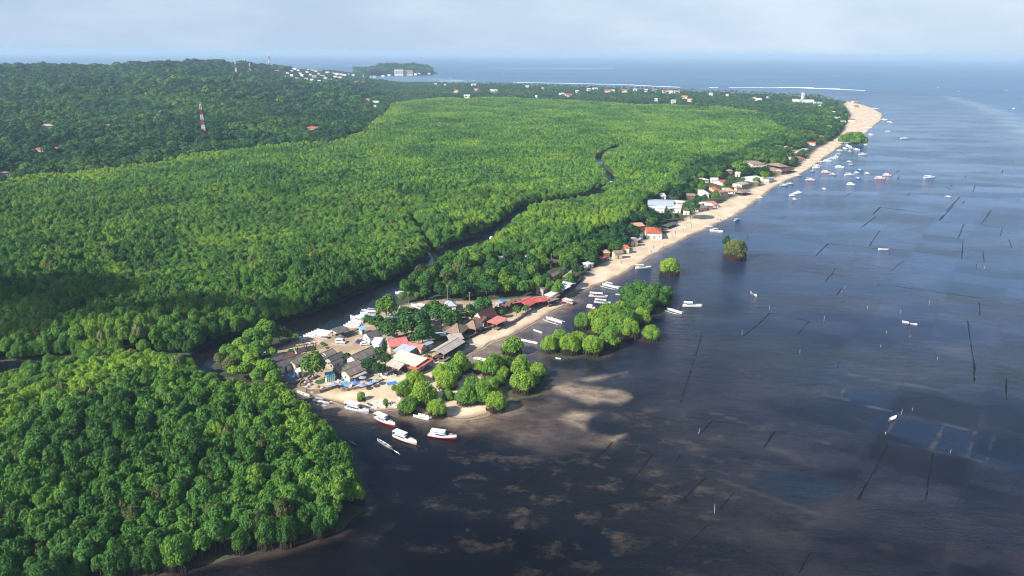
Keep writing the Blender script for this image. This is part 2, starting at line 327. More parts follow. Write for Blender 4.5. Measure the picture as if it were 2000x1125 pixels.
# seaward of the reef edge the water is deep
rp_ = P([(2080, 290), (2000, 236), (1960, 216), (1910, 202), (1850, 187), (1770, 177), (1690, 177), (1560, 176), (1380, 174), (1000, 163), (930, 160), (850, 150), (845, 143), (690, 140), (-900, 140)]); rp_ = np.concatenate([rp_, [(-700, 20), (700, 20), (1500, 600)]])
reef = sstep(-25, 25, sdf(rp_, gx, gy) + (fbm(gx, gy, 90, 31, 3) - .5) * 90)
bay = sdf(P([(700, 165), (718, 156), (722, 149), (845, 149), (960, 150), (1080, 156), (1000, 166), (1350, 178), (1600, 189), (1400, 185), (1200, 174), (900, 165)]), gx, gy, 300)
bayv = .8 * sstep(-120, 160, bay + (fbm(gx, gy, 260, 12, 3) - .5) * 320)
edge = .5 * (1 - sstep(6, 55, linedist(P([(1850, 188), (1910, 204), (1960, 219), (2000, 240), (2080, 296)]), gx, gy, 120) + (fbm(gx, gy, 40, 77) - .5) * 60))
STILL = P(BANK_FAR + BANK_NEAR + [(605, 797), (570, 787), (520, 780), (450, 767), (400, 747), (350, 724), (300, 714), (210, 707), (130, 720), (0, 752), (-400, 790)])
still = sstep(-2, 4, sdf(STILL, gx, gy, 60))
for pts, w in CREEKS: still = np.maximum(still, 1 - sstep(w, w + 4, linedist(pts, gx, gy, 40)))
# patchwork of seaweed plots, each block grown to a different stage
a0, a1 = at(1300 + 425 / 2.857, 400 + 740 / 2.857), at(1300 + 578 / 2.857, 400 + 605 / 2.857); th = math.atan2(a1.y - a0.y, a1.x - a0.x)
cu_, cv_ = gx * math.cos(th) + gy * math.sin(th), -gx * math.sin(th) + gy * math.cos(th)
cu_ = cu_ + 9 * (fbm(gx, gy, 160, 91, 2) - .5); cv_ = cv_ + 9 * (fbm(gx, gy, 160, 95, 2) - .5)
iv = np.floor(cv_ / 27); iu = np.floor((cu_ + 13 * vnoise(iv, iv * 0, 5)) / 21)
tone = vnoise(np.floor(iu) + .0, np.floor(iv) + .0, 333); fu = np.abs((cu_ + 13 * vnoise(iv, iv * 0, 5)) / 21 - iu - .5) * 21; fv = np.abs(cv_ / 27 - iv - .5) * 27
inb = sstep(0, .9, 10.5 - fu - .5) * sstep(0, .9, 13.5 - fv - .5); tone = np.where(np.abs(tone - .5) < .10, .5, tone)
cell = .5 + (tone - .5) * inb * sstep(45, 120, -sdm + 50 * (fbm(gx, gy, 70, 99) - .5) + 60 * sstep(0, 1, (gx - 60) / 150) - 40) * sstep(1500, 700, np.hypot(gx, gy))
chan = 1 - sstep(22, 75, segdist(P([(620, 800), (700, 850), (790, 930), (900, 1050), (1000, 1180), (1150, 1500)]), gx, gy) + 30 * (fbm(gx, gy, 45, 66, 3) - .5))
def pad(a): return np.concatenate([a, np.zeros(padn)])
sea_me = npmesh('sea', np.stack([ox, oy, np.zeros(ox.size)], -1), oq, attrs={'sandy': pad(sandy), 'mudf': pad(mudf), 'plot': pad(plot), 'pale': pad(pale), 'reef': pad(reef), 'bay': pad(bayv), 'edge': pad(edge), 'still': pad(still), 'chan': pad(chan), 'cell': np.concatenate([cell, np.full(padn, .5)])}, smooth=True)
sea = link(bpy.data.objects.new('sea', sea_me)); tag(sea, kind='structure')
M = bpy.data.materials.new('sea'); M.use_nodes = True; t = M.node_tree; k = t.links.new; b = t.nodes['Principled BSDF']; sea_me.materials.append(M)
pos = N(t, 'ShaderNodeNewGeometry').outputs['Position']
n1 = noise(t, pos, .035, 8, (1, 1.6, 1, .5), .62); n2 = noise(t, pos, .11, 7, (1, 1.5, 1, -.2), .6)
grass = mixc(t, mapr(t, n1, .40, .66), (.0045, .0042, .0075), (.0185, .0165, .0205))
grass = mixc(t, mapr(t, n2, .56, .74, 0, .35), grass, (.045, .034, .030))
n3 = noise(t, pos, .03, 8, (1, 1, 1, .3), .68)
nf = noise(t, pos, 1.1, 6, (1, 2.2, 1, .4), .75)
grass = mixc(t, mapr(t, nf, .5, .72, 0, .6), grass, (.040, .035, .037))
grass = mixc(t, math2(t, 'MULTIPLY', attr(t, 'chan'), .9), grass, (.0012, .0016, .0035))
# patches of sand between the seagrass, mostly near the spit
spx = N(t, 'ShaderNodeSeparateXYZ'); k(pos, spx.inputs[0])
dd = N(t, 'ShaderNodeVectorMath', operation='DISTANCE'); k(pos, dd.inputs[0]); c0 = at(1130, 880); dd.inputs[1].default_value = (c0.x, c0.y, 0)
prox = mapr(t, dd.outputs['Value'], 20, 95, .6, 0)
n4 = noise(t, pos, .085, 9, (1, 1.4, 1, .2), .7)
pt = math2(t, 'MULTIPLY', mapr(t, n4, .50, .78), prox)
grass = mixc(t, pt, grass, (.17, .125, .085))
grass = mixc(t, math2(t, 'MULTIPLY', attr(t, 'plot'), .85), grass, (.005, .010, .022))
grass = mixc(t, math2(t, 'MULTIPLY', attr(t, 'pale'), mapr(t, n2, .3, .6, .45, 1)), grass, (.085, .075, .07))
mudc = mixc(t, mapr(t, n4, .35, .68), (.046, .034, .030), (.125, .090, .064))
c = mixc(t, attr(t, 'mudf'), grass, mudc)
n5 = noise(t, pos, .35, 9, (1, 1.5, 1, .3), .72)
sn = mixc(t, mapr(t, n4, .34, .62), (.17, .12, .085), (.38, .29, .20))
sn = mixc(t, mapr(t, n5, .50, .68, 0, .45), sn, (.085, .055, .045))
c = mixc(t, math2(t, 'MULTIPLY', attr(t, 'sandy'), mapr(t, n2, .28, .55, .5, 1)), c, sn)
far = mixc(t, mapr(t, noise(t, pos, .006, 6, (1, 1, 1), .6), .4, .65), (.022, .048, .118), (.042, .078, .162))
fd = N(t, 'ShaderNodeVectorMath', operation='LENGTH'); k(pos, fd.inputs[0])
c = mixc(t, mapr(t, fd.outputs['Value'], 150, 760), c, far)  # blue rises with distance: reflected sky put into the water's base colour
vs = N(t, 'ShaderNodeVectorMath', operation='SCALE'); k(c, vs.inputs[0]); k(mapr(t, attr(t, 'cell'), 0, 1, .52, 1.45), vs.inputs['Scale']); c = vs.outputs[0]
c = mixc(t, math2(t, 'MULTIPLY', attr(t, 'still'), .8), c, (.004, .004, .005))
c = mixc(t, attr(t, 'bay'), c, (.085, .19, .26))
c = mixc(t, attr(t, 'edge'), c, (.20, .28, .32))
deep = mixc(t, mapr(t, noise(t, pos, .0012, 5, (.35, 1.5, 1)), .42, .6), (.015, .065, .145), (.028, .10, .195))
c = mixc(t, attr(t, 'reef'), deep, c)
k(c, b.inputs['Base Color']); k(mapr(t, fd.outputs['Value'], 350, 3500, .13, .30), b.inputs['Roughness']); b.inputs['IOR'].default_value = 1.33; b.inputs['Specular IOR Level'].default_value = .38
w1 = noise(t, pos, .9, 4, (1, 2.6, 1, .55), .6); w2n = noise(t, pos, .16, 3, (1, 2, 1, .3))
hh = math2(t, 'ADD', w1, math2(t, 'MULTIPLY', w2n, 1.5))
calm = mapr(t, noise(t, pos, .008, 4, (1, 2.5, 1, -.3)), .42, .62, .16, 1)
calm = math2(t, 'MULTIPLY', calm, math2(t, 'SUBTRACT', 1.0, attr(t, 'still')))
bp = N(t, 'ShaderNodeBump'); bp.inputs['Distance'].default_value = .34; k(calm, bp.inputs['Strength'])
k(hh, bp.inputs['Height']); k(bp.outputs[0], b.inputs['Normal'])
# ------------------------------------------------------------------ tree meshes (unit crown radius)
def leaf_cloud(rng, lobes, per, size, zmin=-.5, aspect=.8, spread=.55):
    V, LV = [], []
    lc = np.array([l[:3] for l in lobes]); lr = np.array([l[3] for l in lobes])
    for j, (cx, cy_, cz, r) in enumerate(lobes):
        n = max(8, int(per * (r / lr.mean()) ** 2)); d = rng.normal(size=(n * 2, 3)); d /= np.linalg.norm(d, axis=1)[:, None]; d = d[d[:, 2] > zmin][:n]
        p = np.array([cx, cy_, cz]) + d * (r * rng.uniform(.70, 1.14, (len(d), 1)))
        q = np.linalg.norm(p[:, None, :] - lc[None], axis=2) / lr[None]; q[:, j] = 9
        kk = q.min(1) > .78; p = p[kk]; d = d[kk]
        nrm = d + rng.normal(size=d.shape) * spread + np.array([0, 0, .42]); nrm /= np.linalg.norm(nrm, axis=1)[:, None]
        tt = np.cross(nrm, rng.normal(size=d.shape)); tt /= np.linalg.norm(tt, axis=1)[:, None]; bb = np.cross(nrm, tt)
        s = size * rng.uniform(.65, 1.3, (len(p), 1)); tt = tt * s; bb = bb * s * aspect
        V.append(np.stack([p - tt, p - bb * .9, p + tt, p + bb * .9], 1)); LV.append(rng.normal(0, .07, len(p)) + rng.normal(0, .09))
    V = np.concatenate(V); return V.reshape(-1, 3), np.arange(len(V) * 4).reshape(-1, 4), np.concatenate(LV)
def tube(p0, p1, r0, r1, n=5):
    p0, p1 = np.array(p0, float), np.array(p1, float); d = p1 - p0; d /= np.linalg.norm(d) + 1e-9
    a = np.cross(d, [.3, .9, .2]); a /= np.linalg.norm(a); b_ = np.cross(d, a)
    ang = np.arange(n) * 2 * math.pi / n; ring = np.cos(ang)[:, None] * a + np.sin(ang)[:, None] * b_
    v = np.concatenate([p0 + ring * r0, p1 + ring * r1]); i = np.arange(n); j = (i + 1) % n
    return v, np.stack([i, j, j + n, i + n], -1)
def tubes(segs, n=5):
    V, Fq, o = [], [], 0
    for s in segs:
        v, f = tube(*s, n=n); V.append(v); Fq.append(f + o); o += len(v)
    return np.concatenate(V), np.concatenate(Fq)
def crown_lobes(rng, nl, R, zc, hz_, lr, lo=-.2):
    out = []
    while len(out) < nl:
        d = rng.normal(size=3); d /= np.linalg.norm(d)
        if d[2] < lo: continue
        p = np.array([d[0] * R, d[1] * R, zc + d[2] * hz_]) * 1.0; r = lr * rng.uniform(.6, 1.4)
        if out and min(np.linalg.norm(p - np.array(o[:3])) for o in out) < lr * .62 and rng.random() < .8: continue
        out.append((*p, r))
    return out
def trunk_mesh(rng, h, r, limbs, name, M):
    segs = [((0, 0, 0), (rng.normal(0, .04), rng.normal(0, .04), h * .55), r, r * .75)]
    top = segs[0][1]
    for i in range(limbs):
        a = i * 2 * math.pi / limbs + rng.uniform(-.4, .4); q = (top[0] + math.cos(a) * .3, top[1] + math.sin(a) * .3, h * rng.uniform(.75, .95)); segs.append((top, q, r * .65, r * .4))
        segs.append((q, (q[0] + math.cos(a) * .28, q[1] + math.sin(a) * .28, q[2] + .25), r * .4, r * .12))
    v, f = tubes(segs); return npmesh(name, v, f, [M])
def root_mesh(rng, n, name, R=.8, hgt=.42):
    segs = []
    for i in range(n):
        a = rng.uniform(0, 2 * math.pi); q = R * math.sqrt(rng.uniform(.15, 1)); x, y = q * math.cos(a), q * math.sin(a); o = rng.uniform(.6, .9)
        p1 = (x * o, y * o, hgt * rng.uniform(.7, 1.1)); p2 = (x, y, -.12); pm = ((p1[0] + x * 1.15) / 2, (p1[1] + y * 1.15) / 2, hgt * .45)
        segs += [(p1, pm, .024, .022), (pm, p2, .022, .018)]
    v, f = tubes(segs, 4); return npmesh(name, v, f, [ROOTM])
class Kind: pass
def make_kind(name, seeds, fn): return [fn(np.random.default_rng(s), f'{name}') for s in seeds]
def mk_mangrove(rng, nm):      # forest mangrove: cauliflower crown, radius 1, about 2.6 high
    K = Kind(); lob = crown_lobes(rng, 17, .68, 1.72, .62, .38, -.35) + [(rng.uniform(-.2, .2), rng.uniform(-.2, .2), 1.9, .5)]; thin = rng.random() < .3
    lob += [(rng.uniform(-.55, .55), rng.uniform(-.55, .55), rng.uniform(2.2, 2.5), .16) for _ in range(4)]
    v, f, lv = leaf_cloud(rng, lob, 90 if thin else 175, .103, -.55, spread=.6 if thin else .45); lv = lv + (.08 if thin else 0); K.crown = npmesh('mangrove_crown', v, f, [MLEAF], fattr={'lv': lv})
    K.trunk = trunk_mesh(rng, 2.0, .055, 4, 'mangrove_trunk', BARK); K.roots = root_mesh(rng, 16, 'prop_roots', .7, .5); return K
def mk_dome(rng, nm):          # waterline mangrove: low dense dome over a skirt of prop roots
    K = Kind(); lob = crown_lobes(rng, 34, .74, .62, .52, .26, -.45) + [(0, 0, .75, .6), (.3, .2, .6, .45), (-.3, -.1, .6, .45)]
    v, f, lv = leaf_cloud(rng, lob, 185, .056, -.6, spread=.5); v[:, 2] = np.maximum(v[:, 2], .3 + .08 * rng.random(len(v))); K.crown = npmesh('dome_crown', v, f, [MLEAF], fattr={'lv': lv})
    K.trunk = trunk_mesh(rng, .8, .05, 5, 'dome_trunk', BARK); K.roots = root_mesh(rng, 210, 'dome_roots', 1.0, .5); return K
def mk_broad(rng, nm):         # village and upland tree, radius 1, about 2.4 high
    K = Kind(); lob = crown_lobes(rng, 13, .62, 1.45, .55, .44, -.3) + [(0, 0, 1.6, .6)]
    v, f, lv = leaf_cloud(rng, lob, 130, .122, -.6, spread=.45); K.crown = npmesh('broad_crown', v, f, [BLEAF], fattr={'lv': lv})
    K.trunk = trunk_mesh(rng, 1.5, .06, 4, 'broad_trunk', BARK); K.roots = None; return K
def mk_palm(rng, nm):          # coconut palm, radius 1, height 3
    V, Fq, LV, o = [], [], [], 0
    for i in range(15):
        a = i * 2.4 + rng.uniform(-.2, .2); up = rng.uniform(.1, 1.1); dx, dy = math.cos(a), math.sin(a); px_, py_ = -dy, dx
        pr = None
        for s in range(5):
            u = s / 4; rr = u * 1.0; z = 3 + up * .55 * u - (1.15 - up * .3) * u * u; w = .13 * math.sin(math.pi * (.12 + .86 * u)) + .01
            V += [(dx * rr + px_ * w, dy * rr + py_ * w, z - .06), (dx * rr, dy * rr, z), (dx * rr - px_ * w, dy * rr - py_ * w, z - .06)]
            if pr is not None:
                Fq += [(pr, pr + 1, o + 1, o), (pr + 1, pr + 2, o + 2, o + 1)]; LV += [rng.normal(-.05, .08)] * 2
            pr = o; o += 3
    K = Kind(); K.crown = npmesh('palm_crown', np.array(V), np.array(Fq), [BLEAF], fattr={'lv': np.array(LV)})
    v, f = tubes([((0, 0, 0), (.1, .05, 1.5), .07, .05), ((.1, .05, 1.5), (0, 0, 3), .05, .04)]); K.trunk = npmesh('palm_trunk', v, f, [BARK]); K.roots = None; return K
KM = make_kind('m', range(1, 8), mk_mangrove);
KM[6].crown.materials[0] = DLEAF; KD = make_kind('d', range(21, 26), mk_dome); KB = make_kind('b', range(41, 48), mk_broad); KP = make_kind('p', range(61, 64), mk_palm)
def mk_low(rng, nm, M, flat=1.0):   # far crowns: fewer, larger leaf clumps
    lob = crown_lobes(rng, 9, .62, 1.45, .5 * flat, .46, -.2); v, f, lv = leaf_cloud(rng, lob, 34, .20, -.3, spread=.4); return npmesh(nm, v, f, [M], fattr={'lv': lv})
def coll(name, meshes):
    c = bpy.data.collections.new(name)
    for i, me in enumerate(meshes): c.objects.link(bpy.data.objects.new(f'{name}_{i:02d}', me))
    return c
CM = coll('mangrove_kinds', [q.crown for q in KM]); CB = coll('broadleaf_kinds', [q.crown for q in KB] + [q.crown for q in KP])
CL = coll('far_mangrove_kinds', [mk_low(np.random.default_rng(80 + i), 'far_mangrove', MLEAF) for i in range(5)])
CF = coll('far_broadleaf_kinds', [mk_low(np.random.default_rng(90 + i), 'far_broadleaf', BLEAF) for i in range(5)] + [q.crown for q in KP])
def scatter(name, pts, scl, rot, idx, tint, collection, label):
    n = len(pts); me = bpy.data.meshes.new(name); me.vertices.add(n); me.vertices.foreach_set('co', np.asarray(pts, np.float32).ravel())
    def at_(nm, ty, v, key='value'): me.attributes.new(nm, ty, 'POINT').data.foreach_set(key, v.ravel())
    at_('scl', 'FLOAT_VECTOR', np.asarray(scl, np.float32), 'vector'); at_('rot', 'FLOAT_VECTOR', np.asarray(rot, np.float32), 'vector'); at_('idx', 'INT', np.asarray(idx, np.int32)); at_('tint', 'FLOAT', np.asarray(tint, np.float32))
    o = link(bpy.data.objects.new(name, me)); tag(o, label, 'forest', kind='stuff')
    g = bpy.data.node_groups.new(name, 'GeometryNodeTree'); g.interface.new_socket('Geometry', in_out='INPUT', socket_type='NodeSocketGeometry'); g.interface.new_socket('Geometry', in_out='OUTPUT', socket_type='NodeSocketGeometry')
    a = g.nodes.new; l = g.links.new; gi = a('NodeGroupInput'); go = a('NodeGroupOutput'); ci = a('GeometryNodeCollectionInfo'); ci.inputs['Collection'].default_value = collection
    ci.inputs['Separate Children'].default_value = True; ci.inputs['Reset Children'].default_value = True; ip = a('GeometryNodeInstanceOnPoints'); ip.inputs['Pick Instance'].default_value = True
    def na(nm, ty):
        q = a('GeometryNodeInputNamedAttribute'); q.data_type = ty; q.inputs['Name'].default_value = nm; return q.outputs['Attribute']
    er = a('FunctionNodeEulerToRotation'); l(na('rot', 'FLOAT_VECTOR'), er.inputs[0]); l(er.outputs[0], ip.inputs['Rotation'])
    l(gi.outputs[0], ip.inputs['Points']); l(ci.outputs[0], ip.inputs['Instance']); l(na('idx', 'INT'), ip.inputs['Instance Index']); l(na('scl', 'FLOAT_VECTOR'), ip.inputs['Scale']); l(ip.outputs[0], go.inputs[0])
    md = o.modifiers.new('trees', 'NODES'); md.node_group = g; return o
def grid(x0, x1, y0, y1, s, rng, jit=.42):
    X, Y = np.meshgrid(np.arange(x0, x1, s), np.arange(y0, y1, s)); X[1::2] += s / 2
    return (X + rng.uniform(-jit, jit, X.shape) * s).ravel(), (Y + rng.uniform(-jit, jit, X.shape) * s).ravel()
def inframe(x, y, z, mgn=200):
    px, py, dd_ = project(x, y, z); return (px > -mgn) & (px < 2000 + mgn) & (py < 1125 + mgn * .7) & (dd_ > 0)
R0 = np.random.default_rng(7)
ti = lambda x, y, s1, s2, seed: .55 * fbm(x, y, s1, seed, 3) + .45 * fbm(x, y, s2, seed + 9, 2)
# ------------------------------------------------------------------ where the forests stand
CM.objects  # crowns of the tall kinds, then of the domed waterline kinds
for i, q in enumerate(KD): CM.objects.link(bpy.data.objects.new(f'mangrove_kinds_z{i:02d}', q.crown))
NK, ND = len(KM), len(KD)
STRIP = P([(775, 600), (788, 572), (850, 540), (900, 515), (945, 498), (1000, 520), (1060, 515), (1130, 487), (1180, 465), (1240, 433), (1255, 408), (1310, 372), (1340, 335), (1420, 312), (1500, 282), (1535, 262), (1500, 243), (1400, 227), (1560, 226), (1650, 215), (1655, 250), (1640, 268), (1600, 291), (1560, 326), (1520, 346), (1480, 366), (1440, 386), (1380, 411), (1330, 436), (1280, 464), (1240, 486), (1190, 512), (1160, 531), (1130, 553), (1085, 575), (1060, 572), (1000, 588), (930, 591), (850, 589), (800, 598)])
HOUSE_SPOTS = []     # (x, y, r) kept clear of scattered trees
def clear(x, y):
    k = np.ones(x.shape, bool)
    for hx, hy, r in HOUSE_SPOTS: k &= (x - hx) ** 2 + (y - hy) ** 2 > r * r
    return k
def plant(kind, loc, R, rz, tint, name, label, cat, group=None, hs=1.0, roots=False, lean=(0, 0)):
    o = link(bpy.data.objects.new(name, None)); o.empty_display_size = .3
    o.location = loc; o.rotation_euler = (lean[0], lean[1], rz); o.scale = (R, R, R * hs); tag(o, label, cat, group)
    for nm, me in (('crown', kind.crown), ('trunk', kind.trunk)) + ((('prop_roots', kind.roots),) if roots and kind.roots else ()):
        c = link(bpy.data.objects.new(nm, me)); c.parent = o; c['tint'] = float(tint)
    return o
def forests():
    rng = np.random.default_rng(11)
    # --- mangrove
    X, Y = grid(-900, 900, 110, 620, 3.05, rng); X2, Y2 = grid(-1800, 1500, 620, 2200, 4.1, rng)
    x = np.concatenate([X, X2]); y = np.concatenate([Y, Y2]); far = np.concatenate([np.zeros(len(X), bool), np.ones(len(X2), bool)])
    k = inframe(x, y, 5); x, y, far = x[k], y[k], far[k]
    sm = sdf(MAIN, x, y)
    for pts, w in CREEKS: sm = np.minimum(sm, linedist(pts, x, y, 60) - w)
    sn = sdf(NEAR, x, y, 60); k = (np.maximum(sm, sn) > .5) & ~((sn < .5) & (sdf(UPL, x, y) > -3)) & (sdf(STRIP, x, y, 80) < 0) & (sdf(SANDP, x, y, 60) < np.where(y > 480, -16, -1)) & (sdf(VILLAGE, x, y, 60) < -1)
    tip = inside(P([(400, 690), (540, 640), (800, 560), (800, 760), (600, 790), (400, 770)]), x, y) & (sn < 0); k &= ~tip
    k &= ~((project(x, y, 0)[0] > 1560) & (y > 900))
    x, y, far, sm, sn = x[k], y[k], far[k], sm[k], sn[k]; e = np.maximum(sm, sn); n = len(x); d = np.hypot(x, y)
    R = np.where(far, 2.55, 2.0) * rng.uniform(.8, 1.25, n); hv = .52 + .98 * fbm(x, y, 62, 41, 2) + .32 * fbm(x, y, 19, 45, 2)
    hs = hv * rng.uniform(.95, 1.06, n) * np.where(far, 1.08, 1.2); hs *= 1.12; hs *= .85 + .15 * sstep(0, 26, np.where(sn > 0, sn, sm))
    bk = P(BANK_FAR[2:-6]); hs *= 1 + .32 * (1 - sstep(6, 45, linedist(bk, x, y, 60))) * (sn < .5)
    tint = np.clip(.46 + 1.3 * (ti(x, y, 95, 28, 51) - .5) + .75 * (fbm(x, y, 13, 57, 2) - .5) * (1 - .7 * far) + rng.normal(0, .09, n) + .16 * sstep(450, 1100, d), 0, 1)
    yc = at(250, 735, 6); tint = np.clip(tint + .26 * np.exp(-((x - yc.x) / 55) ** 2 - ((y - yc.y) / 26) ** 2), 0, 1)
    # brighter yellow-green fringe along the far edge
    tint = np.clip(tint + .25 * (1 - sstep(5, 60, -sdf(UPL, x, y))), 0, 1)
    dome = (e < 3.6) & (rng.random(n) < .8) & ~far
    idx = np.where(dome, NK + rng.integers(0, ND, n), np.where(rng.random(n) < .035, NK - 1, rng.integers(0, NK - 1, n))); R = np.where(dome, R * 1.35, R); hs = np.where(dome, 1.75, hs)
    rz = rng.uniform(0, 6.283, n); px, py, dd_ = project(x, y, 5.0); vis = (px > -5) & (px < 2005) & (py < 1135)
    order = np.argsort(dd_ + np.where(vis & (sn > 0), 0, 1e6) - np.where(dome & vis, 25, 0)); pick = order[:282]; single = np.zeros(n, bool); single[pick] = True
    for i in pick:
        edge = sn[i] < 4.5
        if edge: lab = 'mangrove on the waterline of the near headland, leaves down to its dark prop roots'
        elif tint[i] > .64: lab = 'yellow-green mangrove crown in the canopy of the near headland'
        elif tint[i] < .42: lab = 'deep green mangrove crown in the canopy of the near headland'
        else: lab = 'mid-green mangrove crown in the canopy of the near headland'
        j = int(idx[i]); plant(KM[j] if j < NK else KD[j - NK], (x[i], y[i], .12), R[i], rz[i], tint[i], 'mangrove_tree', lab, 'tree', 'mangroves of the near headland', hs[i], edge)
    s = ~single; z = np.full(n, .15)
    for nm, kk, cl, lab in (('mangrove_forest', s & ~far, CM, 'dense green mangrove canopy on both sides of the dark creek'), ('far_mangrove_forest', s & far, CL, 'hazy even mangrove canopy stretching to the far shore')):
        q = np.where(kk)[0]; ii = idx[q] if cl is CM else rng.integers(0, 5, len(q))
        scatter(nm, np.stack([x[q], y[q], z[q]], -1), np.stack([R[q], R[q], R[q] * hs[q]], -1), np.stack([0 * rz[q], 0 * rz[q], rz[q]], -1), ii, tint[q], cl, lab)
    # --- upland wood and coastal groves
    X, Y = grid(-1700, 700, 620, 1500, 7.2, rng); X2, Y2 = grid(-3200, 2000, 1500, 6900, 12.5, rng)
    x = np.concatenate([X, X2]); y = np.concatenate([Y, Y2]); far = np.concatenate([np.zeros(len(X), bool), np.ones(len(X2), bool)])
    zz = height(x, y); k = inframe(x, y, zz + 5, 100) & ((sdf(UPL, x, y) > 0) | (sdf(PEN, x, y, 100) > 6)) & clear(x, y) & (sdf(SANDP, x, y, 60) < -2)
    az = np.arctan2(x, y); k &= (np.hypot(x, y) < np.interp(az, RA, RD, right=9e3) + 500) | (sdf(PEN, x, y, 100) > 6)
    k &= rng.random(len(x)) > .10
    x, y, far, zz = x[k], y[k], far[k], zz[k]; n = len(x); d = np.hypot(x, y)
    big = fbm(x, y, 60, 71, 2); R = np.where(far, 8.2, 5.2) * rng.uniform(.55, 1.3, n) * (.7 + .65 * big)
    pxx, _, _ = project(x, y, zz); pen = sdf(PEN, x, y, 100) > 0; coast = sstep(690, 800, pxx) * ~pen; R *= 1 + .25 * pen; R *= 1 - .5 * coast
    hs = rng.uniform(.75, 1.15, n) * .85 * (1 - .25 * coast); tint = np.clip(.36 + 1.5 * (ti(x, y, 120, 35, 81) - .5) + rng.normal(0, .13, n), 0, 1)
    tw = inside(P([(480, 128), (540, 126), (610, 128), (690, 138), (718, 158), (690, 170), (600, 166), (545, 156)]), x, y) | inside(np.array([ground_at(a, b)[:2] for a, b in [(485, 140), (545, 141), (690, 148), (716, 160), (700, 170), (600, 168), (540, 158)]]), x, y); hs = np.where(tw, hs * .55, hs); R = np.where(tw, R * .62, R)
    palm = (rng.random(n) < .03 + .30 * coast) & (np.hypot(x, y) < 3000); idx = np.where(palm, 5 + rng.integers(0, 3, n), rng.integers(0, 5, n))
    R = np.where(palm, 4.0, R); hs = np.where(palm, 1.0, hs); rz = rng.uniform(0, 6.283, n)
    scatter('upland_forest', np.stack([x, y, zz], -1), np.stack([R, R, R * hs], -1), np.stack([0 * rz, 0 * rz, rz], -1), idx, tint, CF, 'dark green wood and coconut groves on the low hills behind the mangrove')
def strip_trees():
    rng = np.random.default_rng(12)
    X, Y = grid(-250, 1400, 250, 1750, 5.4, rng); k = inframe(X, Y, 4, 50) & (sdf(STRIP, X, Y, 100) > .5) & clear(X, Y) & (sdf(SANDP, X, Y, 60) < -4.6); x, y = X[k], Y[k]
    k = rng.random(len(x)) > .05; x, y = x[k], y[k]; n = len(x); d = np.hypot(x, y); order = np.argsort(d)
    R = rng.uniform(1.9, 4.0, n) * np.where(d > 700, 1.1, 1); hs = rng.uniform(.85, 1.25, n); hs = np.where(R > 3.8, hs * .85, hs)
    tint = np.clip(.42 + 1.6 * (ti(x, y, 60, 18, 61) - .5) + rng.normal(0, .16, n), 0, 1); rz = rng.uniform(0, 6.283, n)
    mang = (inside(P([(770, 605), (788, 572), (850, 540), (945, 496), (960, 510), (880, 570), (800, 600)]), x, y)); single = np.zeros(n, bool); single[order[:200]] = True
    for i in order[:200]:
        px, py, _ = project(x[i], y[i], 4.0)
        if mang[i]: nm, K, cat, lab = 'creek_mangrove', KM[rng.integers(0, NK)], 'tree', 'olive green mangrove in the belt between the creek and the village'
        else:
            tone = 'bright green' if tint[i] > .6 else 'dark green' if tint[i] < .34 else 'mid-green'
            where = 'in the grove behind the brown cottages' if py > 520 else 'on the strip behind the beach, north of the grey roofs'
            nm, K, cat, lab = 'broadleaf_tree', KB[rng.integers(0, len(KB))], 'tree', f'{tone} bushy tree {where}'
        plant(K, (x[i], y[i], .6), R[i], rz[i], tint[i], nm, lab, cat, 'trees of the spit between creek and beach', hs[i])
    q = np.where(~single)[0]; nb = len(KB); pal = rng.random(len(q)) < .10
    idx = np.where(pal, nb + rng.integers(0, 3, len(q)), rng.integers(0, nb, len(q))); Rq = np.where(pal, 3.2, R[q]); hq = np.where(pal, 1.1, hs[q])
    scatter('beach_trees', np.stack([x[q], y[q], 0 * x[q] + .6], -1), np.stack([Rq, Rq, Rq * hq], -1), np.stack([0 * Rq, 0 * Rq, rz[q]], -1), idx, tint[q], CB, 'blue-green belt of broadleaf trees along the back of the long beach')
